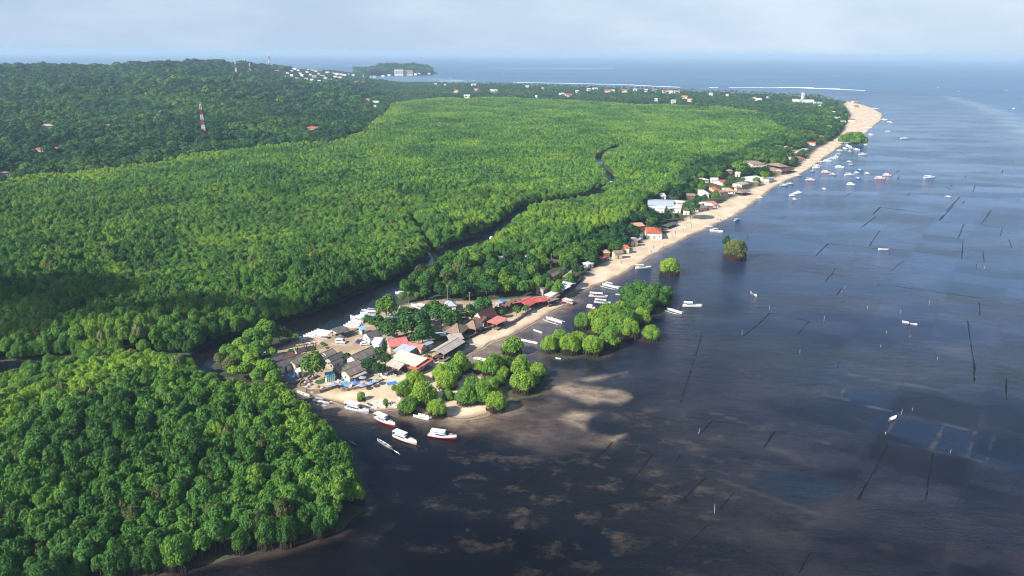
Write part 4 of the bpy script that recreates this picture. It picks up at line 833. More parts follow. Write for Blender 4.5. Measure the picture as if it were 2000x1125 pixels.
def bld(label, A, B, C, kind='gable', rm=None, wm=None, ze=2.8, rise=1.5, zb=.85, swap=False, **kw):
    """A, B, C: photo pixels of three eave corners; AB runs along the ridge, BC across it."""
    a, b_, c = at(*A, zb + ze), at(*B, zb + ze), at(*C, zb + ze); d = b_ - a; Ln = d.length; d = d.normalized(); nrm = Vector((-d.y, d.x, 0)); w = (c - b_).dot(nrm)
    cen = (a + b_) / 2 + nrm * (w / 2); Ln *= 1.1; w *= 1.12; ang = math.atan2(d.y, d.x)
    if swap: ang += math.pi
    HOUSE_SPOTS.append((cen.x, cen.y, max(Ln, abs(w)) * .5 + 2.2)); u_ = Vector((cen.x, cen.y, 0)).normalized()
    for q_ in ((5, 10, 15, 20, 25) if A[1] < 470 else (4, 8) if A[1] < 560 else ()): HOUSE_SPOTS.append((cen.x - u_.x * q_, cen.y - u_.y * q_, max(Ln, abs(w)) * .42 + 1.2))
    return building(label, (cen.x, cen.y, zb), ang, Ln, abs(w), kind, rm, wm, ze, rise, **kw)
NEARH = [  # label, A, B, C, roof kind, roof, wall, extra
 ('long dark grey gable roofed house behind the round pool', (536, 722), (580, 706), (574, 697), 'gable', RD_, WW, dict(rise=1.4)),
 ('dark grey gable roofed house joined behind the pool house', (530, 709), (556, 699), (551, 692), 'gable', RD_, WG, dict(rise=1.1)),
 ('small rust-red roofed shed beside the little round tree', (556, 703), (580, 694), (575, 688), 'shed', RBR, WC, dict(rise=.5)),
 ('grey gable house between the rust-red shed and the big round tree', (577, 712), (607, 697), (600, 687), 'gable', RG, WC, dict(rise=1.3)),
 ('grey gable house with two white skylight panels in its roof', (626, 703), (657, 689), (648, 680), 'gable', RG, WG, dict(rise=1.2, sky=1)),
 ('dark weathered roofed house behind the skylight house', (648, 706), (673, 694), (665, 687), 'gable', RD_, WG, dict(rise=1.2)),
 ('big grey gable house with white gable end in the middle of the village', (697, 706), (736, 688), (726, 678), 'gable', RG, WW, dict(rise=2.0)),
 ('long grey roofed house with white eave behind the striped kiosk', (664, 727), (706, 711), (698, 702), 'gable', RG, WT, dict(rise=1.2)),
 ('grey gable house with pale gable front beside the umbrella terrace', (683, 734), (716, 720), (708, 709), 'gable', RG, WC, dict(rise=1.4)),
 ('small lean-to with pale grey roof above the umbrella terrace', (694, 737), (716, 728), (713, 722), 'shed', RL, WT, dict(rise=.4, ze=2.2)),
 ('grey gable warehouse behind the white house on the sand square', (722, 660), (757, 650), (746, 643), 'gable', RD_, WW, dict(rise=1.7)),
 ('white house with pale blue roof on the sand square', (726, 669), (741, 671), (750, 660), 'gable', RW, WB, dict(rise=1.2, ze=3.6)),
 ('faded red gable house shaded by the trees', (762, 678), (797, 672), (790, 661), 'gable', RP, WC, dict(rise=2.2)),
 ('low faded red wing running towards the big grey beach hall', (795, 677), (822, 681), (826, 673), 'gable', RP, WC, dict(rise=1.0)),
 ('flat blue-grey roofed house below the faded red one', (769, 684), (794, 690), (816, 680), 'shed', RBG, WG, dict(rise=.4)),
 ('long cream roofed hall with shadow on its upper end', (764, 699), (811, 714), (821, 700), 'shed', RCR, WC, dict(rise=.9, ze=3.4)),
 ('grey gable pavilion at the inner end of the white fence', (756, 712), (779, 721), (789, 709), 'gable', RL, WT, dict(rise=1.3, open_=True)),
 ('bright red lean-to roof at the edge of the sand', (798, 717), (813, 722), (848, 707), 'shed', RR, WT, dict(rise=.9, ze=2.6, open_=True)),
 ('big pale grey beach hall on stilts over the sand', (868, 691), (906, 668), (886, 660), 'gable', RL, WT, dict(rise=1.2, ze=3.4, open_=True)),
 ('small blue-grey shed behind the big beach hall', (827, 677), (846, 669), (842, 664), 'gable', RBG, WG, dict(rise=.8)),
 ('grey roofed wing at the upper end of the big beach hall', (878, 664), (905, 661), (903, 652), 'shed', RL, WT, dict(rise=.5, open_=True)),
 ('large thatched hip roofed pavilion, nearer of a brown pair', (868, 648), (898, 653), (919, 639), 'hip', RTH, WT, dict(rise=2.9, open_=True)),
 ('thatched hip roofed pavilion, upper of a brown pair', (905, 638), (929, 643), (942, 635), 'hip', RTH, WT, dict(rise=2.6, open_=True)),
 ('small grey hip roofed hut behind the thatched pair', (856, 641), (868, 645), (875, 638), 'hip', RG, WG, dict(rise=1.1)),
 ('steep dark brown gable house with pale triangular front', (944, 628), (971, 617), (960, 606), 'gable', RBR, CREAM, dict(rise=4.0, ze=2.4)),
 ('pale red roofed terrace in front of the steep brown gable', (952, 628), (971, 633), (989, 623), 'shed', RP, WC, dict(rise=.4, open_=True)),
 ('low brown roofed house left of the steep brown gable', (926, 624), (942, 629), (949, 619), 'gable', RBR, WT, dict(rise=1.6)),
 ('brown A-frame cottage next to the steep brown gable', (960, 611), (969, 614), (980, 606), 'gable', RBR, WT, dict(rise=2.6, ze=1.2)),
 ('brown A-frame cottage, first of the short row of four', (974, 605), (983, 608), (991, 602), 'gable', RBR, WT, dict(rise=2.6, ze=1.2)),
 ('brown A-frame cottage, second of the short row of four', (983, 600), (992, 603), (1000, 597), 'gable', RBR, WT, dict(rise=2.6, ze=1.2)),
 ('brown A-frame cottage, third of the short row of four', (992, 596), (1000, 599), (1008, 593), 'gable', RBR, WT, dict(rise=2.6, ze=1.2)),
 ('brown A-frame cottage, last of the row beside the red roof', (1001, 592), (1009, 595), (1016, 589), 'gable', RBR, WT, dict(rise=2.6, ze=1.2)),
 ('small shed under a bright blue roof among trees', (982, 590), (990, 588), (988, 583), 'shed', BLUE, WG, dict(rise=.3)),
 ('small grey shed beside the bright blue one', (974, 593), (982, 591), (980, 586), 'shed', RL, WG, dict(rise=.3)),
 ('large bright red gable roof by the beach', (1031, 598), (1051, 588), (1038, 576), 'gable', RR, WT, dict(rise=1.5, open_=True)),
 ('small bright red canopy next to the large red roof', (1049, 590), (1071, 586), (1067, 578), 'gable', RR, WW, dict(rise=1.0, open_=True)),
 ('grey sided beach bar at the right of the red canopy', (1072, 590), (1092, 584), (1088, 579), 'flat', RG, WG, dict(rise=.1, ze=2.2, open_=True)),
 ('white roofed restaurant, lower half of a pair above the sea wall', (1065, 575), (1077, 578), (1106, 561), 'shed', RW, WG, dict(rise=.8, ze=3.4, open_=True)),
 ('white roofed restaurant, upper half of a pair above the sea wall', (1092, 557), (1108, 561), (1118, 553), 'gable', RW, WG, dict(rise=1.0, ze=3.4, open_=True)),
 ('grey roofed hall behind the white restaurant roofs', (1062, 566), (1085, 554), (1078, 547), 'gable', RG, WG, dict(rise=1.2, ze=3.2)),
 ('big thatched hip roofed pavilion above the bend of the sea wall', (1100, 540), (1118, 543), (1132, 535), 'hip', RTH, WT, dict(rise=3.0, open_=True)),
 ('long thatched wing with a courtyard left of the thatched pavilion', (1077, 542), (1105, 527), (1101, 522), 'gable', RTB, WC, dict(rise=1.2)),
 ('pale grey beach hut under the trees above the thatched pavilion', (1135, 524), (1147, 522), (1144, 517), 'flat', RL, WG, dict(ze=2.4)),
 ('small white beach house under the trees', (1148, 517), (1160, 514), (1157, 509), 'flat', RW, WW, dict(ze=2.6)),
 ('small bright red hut at the upper edge of the sand', (1168, 503), (1176, 505), (1181, 500), 'hip', RR, WT, dict(rise=1.0)),
 ('weathered terracotta hut beside the small red one', (1178, 494), (1192, 494), (1196, 488), 'hip', RTAN, WT, dict(rise=1.2)),
 ('grey gable house with pale blue end wall deep in the trees', (1029, 501), (1046, 497), (1042, 490), 'gable', RG, WB, dict(rise=1.2, ze=5)),
 ('dark thatched hut in the trees behind the thatched pavilion', (1077, 514), (1094, 511), (1091, 504), 'hip', RD_, WT, dict(rise=1.5)),
 ('low pale grey roof among the creek mangroves', (976, 507), (998, 504), (995, 498), 'gable', RL, WT, dict(rise=.8)),
 ('house with pale blue roof in the clearing behind the trees', (870, 598), (891, 597), (895, 587), 'hip', RBG, CREAM, dict(rise=1.5)),
 ('long brown thatched shed at the back of the clearing', (832, 594), (872, 592), (872, 585), 'gable', RTB, WT, dict(rise=.8)),
 ('light grey shed at the right end of the clearing', (923, 600), (949, 589), (944, 583), 'gable', RL, WG, dict(rise=.8)),
 ('low blue-grey roof beside the trees of the quay', (757, 619), (779, 619), (776, 613), 'shed', RBG, WG, dict(rise=.3)),
 ('grey open shed roof over the boats on the quay', (661, 651), (683, 644), (676, 636), 'shed', RD_, WG, dict(rise=.5, open_=True)),
 ('long low grey roof right of the grey warehouse', (744, 656), (771, 663), (775, 656), 'gable', RG, WG, dict(rise=.7, ze=2.3)),
 ('dark patched roof squeezed behind the long grey roofed house', (651, 713), (671, 704), (667, 698), 'gable', RD_, WG, dict(rise=.8, ze=2.3)),
 ('small white flat roofed pool house beside the round pool', (580, 728), (594, 724), (591, 717), 'flat', RW, WW, dict(ze=2.4)),
 ('blue-grey shade roof below the small grey hip roofed hut', (850, 657), (871, 656), (869, 649), 'flat', RBG, WG, dict(ze=2.3, open_=True)),
 ('small pale blue kiosk by the quay path', (705, 645), (715, 643), (713, 637), 'flat', SKYB, WB, dict(ze=2.3)),
 ('long blue-grey roofed school-like building among the trees inland of the beach', (1267, 400), (1314, 402), (1310, 391), 'gable', RBG, WW, dict(rise=1.3, ze=4.2)),
 ('thin white roofed row stretching right of the long blue-grey building', (1312, 396), (1364, 401), (1364, 395), 'gable', RW, WW, dict(rise=.6)),
 ('white block below the long blue-grey building', (1283, 406), (1298, 407), (1298, 401), 'flat', RW, WW, dict(ze=4)),
 ('white house at the right end below the long blue-grey building', (1314, 406), (1330, 407), (1331, 400), 'flat', RW, WW, dict(ze=4)),
 ('small white house in the trees behind the long blue-grey building', (1291, 383), (1301, 383), (1302, 376), 'gable', RW, WW, dict(rise=1)),
 ('two-storey white house with ornate red hip roof at the beach', (1263, 455), (1293, 456), (1304, 446), 'hip', RT, WW, dict(rise=2.4, ze=3.8)),
 ('tan roofed house in the trees behind the ornate red roof', (1243, 442), (1259, 441), (1258, 434), 'gable', RTAN, WT, dict(rise=1.2)),
 ('purple-grey beach shack beside the little yellow topped shrine', (1236, 470), (1250, 468), (1249, 462), 'flat', RBG, NAVY, dict(ze=2.4, open_=True)),
 ('dark thatch shelter on the sand right of the ornate red roof', (1305, 443), (1323, 436), (1319, 431), 'gable', RD_, WT, dict(rise=.8, ze=2, open_=True)),
 ('dark grey beach bar just right of the ornate red roof', (1284, 456), (1303, 448), (1300, 443), 'gable', RD_, WT, dict(rise=.8, ze=2.2, open_=True)),
 ('cluttered grey shack at the beach edge', (1364, 408), (1381, 405), (1379, 398), 'gable', RG, WG, dict(rise=1)),
 ('pink roofed beach house with white front', (1387, 400), (1403, 399), (1401, 392), 'gable', RP, WW, dict(rise=1.2)),
 ('red hip roofed house among trees left of the tan hut', (1397, 372), (1409, 372), (1410, 365), 'hip', RT, WC, dict(rise=1.4)),
 ('tan hip roofed hut with white walls', (1421, 373), (1436, 373), (1437, 367), 'hip', RTAN, WW, dict(rise=1.6)),
 ('white house in trees left of the red hip roof', (1374, 378), (1385, 378), (1385, 371), 'flat', RW, WW, dict(ze=4)),
 ('red roofed white guest house inland of the tan hut', (1411, 357), (1428, 356), (1428, 350), 'gable', RT, WW, dict(rise=1.2)),
 ('low white house among trees on the inland side', (1364, 352), (1384, 351), (1384, 347), 'flat', RW, WW, dict(ze=3)),
 ('brown thatch beach bar above the tan hut', (1450, 377), (1466, 373), (1464, 367), 'hip', RTB, WT, dict(rise=1.4, open_=True)),
 ('pale shack above the brown thatch beach bar', (1449, 361), (1462, 358), (1460, 352), 'gable', RL, WC, dict(rise=1)),
 ('white house with pale green roof before the bright green tree', (1472, 350), (1488, 347), (1486, 340), 'gable', RW, WW, dict(rise=1.2)),
 ('small white house right of the bright green tree', (1502, 350), (1512, 347), (1510, 340), 'flat', RW, WW, dict(ze=3)),
 ('wide grey thatched lodge roof under the dark trees', (1471, 321), (1497, 321), (1497, 314), 'hip', RTB, WC, dict(rise=2)),
 ('pale grey roof below the wide thatched lodge', (1477, 330), (1491, 329), (1490, 322), 'gable', RL, WG, dict(rise=1)),
 ('tall thatched hip roof beside the small inlet', (1525, 326), (1540, 325), (1541, 318), 'hip', RTH, WT, dict(rise=3, open_=True)),
 ('grey thatched house left of the tall thatched roof', (1514, 332), (1525, 331), (1524, 326), 'hip', RTB, WT, dict(rise=1.6)),
 ('dark timber deck house at the mouth of the small inlet', (1535, 335), (1552, 330), (1550, 324), 'gable', RBR, WT, dict(rise=1, open_=True)),
 ('red roofed house with white wall right of the thatched lodge', (1558, 310), (1571, 309), (1570, 304), 'gable', RT, WW, dict(rise=1.2)),
 ('pale roof in a gap of the trees near the far beach', (1567, 296), (1579, 291), (1577, 286), 'gable', RL, WC, dict(rise=1)),
 ('terracotta roof deep in the dark trees near the far beach', (1538, 289), (1548, 288), (1548, 283), 'gable', RTAN, WC, dict(rise=1)),
 ('orange-red roof alone in the trees near the mangrove point', (1590, 260), (1600, 260), (1600, 255), 'hip', RT, WC, dict(rise=1.4)),
]
FARH = [  # px, py, width px, kind, roof, wall
 (78, 298, 20, 'hip', RT, WC, 'red hip roof low in the upland wood, left of a white walled one'), (106, 296, 18, 'gable', RT, WW, 'red roof with white gable low in the upland wood'), (119, 292, 8, 'hip', RT, WC, 'little red roof at the right end of a group of three in the wood'),
 (94, 252, 24, 'hip', RL, WG, 'large pale thatched roof in the upland wood'), (256, 244, 10, 'gable', RT, WW, 'small red roof in the upland wood left of the lattice tower'), (207, 250, 16, 'gable', RTB, WG, 'long brown roof half hidden in the upland wood'), (285, 189, 7, 'hip', RT, WC, 'tiny red roof high in the upland wood'),
 (295, 141, 13, 'gable', RW, WW, 'white roofs near the crest of the hill'), (420, 142, 6, 'flat', RW, WW, 'tiny white building on the hill left of the first mast'), (3, 280, 8, 'gable', RW, WW, 'white house cut by the left edge of the picture'), (8, 345, 20, 'hip', RTB, WG, 'brown roof at the left edge above the mangrove'),
 (612, 257, 24, 'gable', RT, WW, 'dark red roofed white house at the upland edge'), (618, 284, 12, 'gable', RT, WW, 'dark red roof just below another red roofed house'), (601, 287, 8, 'hip', RT, WW, 'small red roof at the edge of the mangrove'), (637, 220, 11, 'flat', RW, WW, 'white flat house in the wood above the sandy clearing'), (672, 201, 6, 'flat', RW, WW, 'tiny white house in the coconut grove'),
 (717, 200, 14, 'gable', RT, WW, 'white house with red roof where the grove meets the mangrove'), (735, 205, 12, 'gable', RW, WW, 'long white roof where the grove meets the mangrove'), (732, 212, 7, 'flat', RW, WW, 'tiny white block below the long white roof'), (550, 203, 12, 'gable', RT, WC, 'red roof in the grove, left of two'), (577, 204, 11, 'gable', RT, WC, 'red roof in the grove, right of two'), (667, 178, 6, 'flat', RW, WW, 'tiny white house in the coconut grove nearer the bay'),
 (640, 163, 12, 'gable', RT, WW, 'red and white house at the foot of the hillside town'), (620, 164, 16, 'gable', RW, WW, 'long white roof at the foot of the hillside town'), (700, 165, 14, 'gable', RT, WC, 'red roofed block beside the bay, left one'), (714, 166, 16, 'gable', RT, WC, 'red roofed block beside the bay, right one'),
 (1481, 197, 13, 'gable', RW, WW, 'white house standing clear at the edge of the far grove'), (1652, 226, 6, 'flat', RW, WW, 'white hut among palms behind the far point'), (1661, 238, 14, 'gable', RT, WW, 'red roofed white house behind the far beach'), (1645, 241, 12, 'gable', RL, WG, 'grey roof behind the far beach'), (1668, 201, 10, 'gable', RTAN, WC, 'tan roof at the tip of the far point'), (1670, 210, 12, 'gable', RTB, WC, 'brown thatch on the sand of the far point'),
]
COASTH = [(891, 181, 9, 'r'), (925, 169, 9, 'w'), (930, 178, 8, 'r'), (967, 181, 9, 'w'), (960, 180, 6, 'w'), (1097, 188, 10, 'w'), (1110, 190, 13, 'r'), (1150, 178, 8, 'w'), (1162, 177, 10, 'w'), (1187, 181, 13, 'r'), (1196, 181, 9, 'w'), (1220, 181, 11, 'r'), (1240, 179, 8, 'w'), (1262, 180, 7, 'w'), (1278, 180, 8, 'r'), (1300, 182, 13, 'r'), (1311, 183, 8, 'w'), (1322, 182, 10, 'r'), (1336, 193, 12, 'r'), (1347, 199, 9, 'r'), (1315, 202, 9, 'w'), (1047, 192, 5, 'w'), (1281, 199, 6, 'w'), (912, 192, 12, 'w'), (1127, 182, 7, 'w'), (1472, 192, 8, 'r'), (1500, 192, 6, 'w'), (1600, 207, 6, 'w'), (1625, 213, 6, 'r'), (850, 167, 6, 'w'), (870, 168, 5, 'r'), (1030, 172, 7, 'w'), (1060, 175, 6, 'r'), (1388, 187, 7, 'w'), (1420, 189, 6, 'r')]
def buildings():
    rr = random.Random(5)
    for lab, A, B, C, kd, rm, wm, kw in NEARH:
        kw = dict(kw); sky_ = kw.pop('sky', 0); far = A[1] < 470
        r = bld(lab, A, B, C, kd, rm, wm, detail=1 if far else 2, name='pavilion' if kw.get('open_') else 'house', cat='pavilion' if kw.get('open_') else 'house', **kw)
        if sky_:
            for i in (0, 1): MB().add([(-2.6 + i * 1.3, -.4, 4.0 - .12), (-1.9 + i * 1.3, -.4, 4.0 - .12), (-1.9 + i * 1.3, -2.1, 3.2), (-2.6 + i * 1.3, -2.1, 3.2)], [(0, 1, 2, 3)]).obj('skylight', RW, r, loc=(0, 0, .16))
    def farhouse(px, py, w, kd, rm, wm, lab, grp=None, deep=None):
        p = ground_at(px, py); s = pxm(p); Ln = w / s; a = rr.uniform(-.35, .35)
        HOUSE_SPOTS.append((p.x, p.y - Ln * .15, Ln * .5 + 3)); u_ = Vector((p.x, p.y, 0)).normalized()
        for q_ in (9, 18, 27, 38, 50, 64): HOUSE_SPOTS.append((p.x - u_.x * q_, p.y - u_.y * q_, Ln * .42 + 3 + (3 if p.y > 1500 else 0)))
        q = max(3.6, min(7, Ln * .25)) if p.y < 1500 or px > 1440 else max(7.5, min(10, Ln * .3))
        return building(lab, (p.x, p.y, p.z), a, Ln, min(Ln * .7, 16), kd, rm, wm, q, max(1.4, Ln * .14), detail=1, over=.5, group=grp)
    for a in FARH: farhouse(*a)
    for px, py, w, c in COASTH: farhouse(px, py, w, 'gable', RT if c == 'r' else RW, WC if c == 'r' else WW, ('small red roofed house' if c == 'r' else 'small white house') + ' among the palms along the far coast', 'houses along the far coast')
    town = [(500, 134), (509, 136), (496, 139), (535, 133), (541, 139), (575, 136), (583, 139), (602, 134), (610, 137), (617, 141), (622, 146), (600, 143), (607, 148), (614, 152), (590, 150), (570, 150), (562, 145), (630, 150), (636, 155), (580, 155), (598, 156), (610, 158), (650, 145), (658, 147), (666, 147), (673, 149), (655, 152), (664, 153), (645, 158), (634, 161), (680, 146), (690, 149), (640, 144), (570, 141), (555, 153), (626, 135), (587, 145)]
    for i, (px, py) in enumerate([(1340, 421), (1385, 409), (1412, 383), (1441, 374), (1476, 364), (1497, 357), (1505, 341), (1520, 341), (1584, 284), (1603, 271), (1548, 301), (1619, 251), (1634, 234), (1627, 222), (1205, 506), (1221, 494), (1237, 482), (1332, 409), (1348, 390), (1424, 341), (1440, 345), (1394, 357)]): farhouse(px, py, 9 + rr.random() * 6 + (5 if py > 380 else 0), rr.choice(['gable', 'hip', 'gable']), rr.choice([RG, RL, RW, RT, RTB]), rr.choice([WW, WC, WT]), 'small house among the trees behind the long beach', 'houses behind the long beach')
    for i, (px, py) in enumerate(town):
        far_ = py < 142; farhouse(px, py, 5 + rr.random() * 3.5, rr.choice(['gable', 'flat', 'gable']), rr.choice([RW, RW, RL, RT]), WW, 'small pale building of the town climbing the far hillside', 'buildings of the hillside town')
    for i, (px, py) in enumerate([(712, 151.5), (722, 152), (731, 152), (812, 147), (818, 146), (838, 146), (760, 149), (748, 150.5), (780, 148)]):
        farhouse(px, py, 6, 'gable', RW, WW, 'small white building along the shore of the far peninsula', 'houses on the far peninsula')
    # hotel on the peninsula
    for lab, x0, x1, h in (('white hotel block on the far peninsula', 771, 788, 26), ('long grey-brown hotel wing on the far peninsula', 789, 806, 22)):
        p = at((x0 + x1) / 2, 145.5, 6); s = pxm(p); Ln = (x1 - x0) / s; r = empty('hotel', p, 0); tag(r, lab, 'hotel'); HOUSE_SPOTS.append((p.x, p.y - 20, Ln * .6 + 10))
        MB().box(-Ln / 2, Ln / 2, -9, 9, -6, h).obj('wall', WW if h > 24 else WC, r); MB().box(-Ln / 2 - 1, Ln / 2 + 1, -10, 10, h, h + 1.2).obj('roof', RL, r)
        for fl_ in range(4): MB().box(-Ln / 2 + 2, Ln / 2 - 2, -9.3, -9.02, 2 + fl_ * 5, 4.6 + fl_ * 5).obj('window', GLASS, r)
    # white tower and long white buildings of the far resort
    p = at(1567, 197, 1); s = pxm(p); r = empty('tower', p, .1); tag(r, 'tall plain white tower block near the far point', 'tower'); HOUSE_SPOTS.append((p.x, p.y, 20))
    MB().box(-2.9, 2.9, -2.9, 2.9, 0, 22).obj('wall', WW, r); MB().box(-3.2, 3.2, -3.2, 3.2, 22, 22.8).obj('roof', RL, r)
    for i in range(5): MB().box(-.8, .8, -2.98, -2.91, 2 + i * 4, 3.8 + i * 4).obj('window', GLASS, r)
    for lab, px, py, w in (('long white resort building left of the tower', 1557, 199, 20), ('white resort building right of the tower', 1577, 200, 22), ('low white resort building nearest the far point', 1597, 203, 14)): farhouse(px, py, w, 'flat', RW, WW, lab)
# ------------------------------------------------------------------ everything else
LAWN = mat('lawn', (.045, .085, .025), .95, .3, 1.5); POOLW = mat('pool_water', (.05, .27, .50), .05, .1, 1.0); FOAM = mat('foam', (.80, .83, .84), .6, .08, .02); SWEED = mat('seaweed', (.0022, .0025, .003), 1.0, .4, .3, spec=.26); BAMB = mat('bamboo', (.46, .44, .40), .6, .2, 2); SKIN = mat('skin', (.25, .14, .09), .6, .1); CLOTHD = mat('dark_cloth', (.03, .035, .06), .8, .2); CLOTHW = mat('white_cloth', (.75, .75, .74), .8, .08); UMB = mat('blue_canvas', (.05, .20, .55), .7, .15); UMG = mat('grey_blue_canvas', (.28, .34, .48), .7, .15); YEL = mat('yellow_cloth', (.75, .60, .06), .7, .1); HAIR = mat('hair', (.02, .015, .012), .6, .1)
def slab(name, pts, z0, z1, M, label=None, cat=None, kind=None, parent=None):
    q = [at(a, b_, z1)[:2] for a, b_ in pts]; n = len(q); v = [(x, y, z1) for x, y in q] + [(x, y, z0) for x, y in q]
    g = MB().add(v, [tuple(range(n)), tuple(range(2 * n - 1, n - 1, -1))] + [(i, i + n, (i + 1) % n + n, (i + 1) % n) for i in range(n)])
    o = g.obj(name, M, parent); tag(o, label, cat, None, kind); return o
def wall_line(name, pts, h, w, M, label, cat, z=.7, post=None):
    r = empty(name, (0, 0, 0)); tag(r, label, cat); q = [at(a, b_, z) for a, b_ in pts]; rng = np.random.default_rng(len(pts)); g = MB()
    for a, b_ in zip(q, q[1:]):
        d = (b_ - a); ln = d.length; d.normalize(); nr = Vector((-d.y, d.x, 0)); m_ = max(1, int(ln / 1.1))
        for i in range(m_):
            p, s = a + d * (ln * i / m_), a + d * (ln * (i + 1) / m_ + .05); hh = h * rng.uniform(.88, 1.12); ww = w * rng.uniform(.8, 1.2)
            v = [(*(pp + nr * sg * ww * .5)[:2], zz) for pp in (p, s) for sg in (-1, 1) for zz in (z - 1.2, z + hh)]
            g.add(v, [(0, 1, 3, 2), (4, 6, 7, 5), (0, 4, 5, 1), (2, 3, 7, 6), (1, 5, 7, 3)])
    g.obj('wall', M, r)
    if post:
        for a, b_ in zip(q, q[1:]):
            k_ = max(1, int((b_ - a).length / 2.6))
            for i in range(k_): p = a.lerp(b_, i / k_); MB().box(-.12, .12, -.12, .12, -.5, h + .25).obj('pillar', post, r, loc=(p.x, p.y, z))
    return r
def person(label, px, py, z=0, pose='stand', top=CLOTHW, rz=0, z_at=None):
    p = at(px, py, z); h = 1.66; r = empty('person', p, rz); tag(r, label, 'person')
    if pose == 'sit': J = [(0, 0, .18), (0, 0, .45), (0, .02, .68), (0, .03, .82), (.11, .12, .2), (.13, .48, .38), (.13, .62, .05), (-.11, .12, .2), (-.13, .48, .38), (-.13, .62, .05), (.19, .02, .66), (.26, .18, .45), (.2, .42, .42), (-.19, .02, .66), (-.26, .18, .45), (-.2, .42, .42)]
    else: J = [(0, 0, .9), (0, .01, 1.15), (0, .02, 1.38), (0, .03, 1.50), (.10, 0, .84), (.12, .05, .46), (.13, .0, .05), (-.10, 0, .84), (-.12, -.04, .46), (-.13, -.08, .05), (.19, .02, 1.36), (.25, .06, 1.10), (.22, .22, .95), (-.19, .02, 1.36), (-.25, -.02, 1.10), (-.23, .10, .88)]
    E = [(0, 1), (1, 2), (2, 3), (0, 4), (4, 5), (5, 6), (0, 7), (7, 8), (8, 9), (2, 10), (10, 11), (11, 12), (2, 13), (13, 14), (14, 15)]; rad = [.14, .13, .13, .06, .09, .065, .045, .09, .065, .045, .07, .045, .035, .07, .045, .035]
    me = bpy.data.meshes.new('body'); me.from_pydata(J, E, []); me.materials.append(SKIN); o = link(bpy.data.objects.new('body', me)); o.parent = r; o.modifiers.new('skin', 'SKIN'); o.modifiers.new('sub', 'SUBSURF').levels = 1
    for i, q in enumerate(rad): me.skin_vertices[0].data[i].radius = (q, q)
    me.skin_vertices[0].data[0].use_root = True
    b0, b1 = J[0], J[2]; rg = []
    for t_, w in ((-.1, .17), (.3, .165), (.75, .185), (1.02, .12)):
        c = [b0[i] + (b1[i] - b0[i]) * t_ for i in range(3)]; rg.append([(c[0] + w * math.cos(a) * 1.15, c[1] + w * .8 * math.sin(a), c[2]) for a in np.linspace(0, 2 * math.pi, 9)[:-1]])
    MB().loft(rg).obj('shirt', top, r, True); hd = J[3]; rg = []
    for t_, w in ((0, .05), (.05, .085), (.12, .1), (.19, .09), (.235, .04)): rg.append([(hd[0] + w * .85 * math.cos(a), hd[1] + .01 + w * math.sin(a), hd[2] + t_) for a in np.linspace(0, 2 * math.pi, 9)[:-1]])
    MB().loft(rg).obj('head', SKIN, r, True); rg = []
    for t_, w in ((.1, .108), (.17, .108), (.23, .075), (.255, .02)): rg.append([(hd[0] + w * .88 * math.cos(a), hd[1] - .01 + w * math.sin(a), hd[2] + t_) for a in np.linspace(0, 2 * math.pi, 9)[:-1]])
    MB().loft(rg).obj('hair', HAIR, r, True); return r
def umbrella(px, py, M, label, z=.95, R=1.5, h=2.3):
    p = at(px, py, z + h); r = empty('parasol', (p.x, p.y, z)); tag(r, label, 'parasol', None if M is YEL else 'parasols on the stone terrace'); n = 8
    rim = [(R * math.cos(i * math.pi / 4), R * math.sin(i * math.pi / 4), h - .45) for i in range(n)]; MB().add([(0, 0, h)] + rim, [(0, i + 1, (i + 1) % n + 1) for i in range(n)] + [tuple(range(n, 0, -1))]).obj('canopy', M, r)
    MB().bar((0, 0, 0), (0, 0, h), .04).obj('pole', PALEW, r); return r
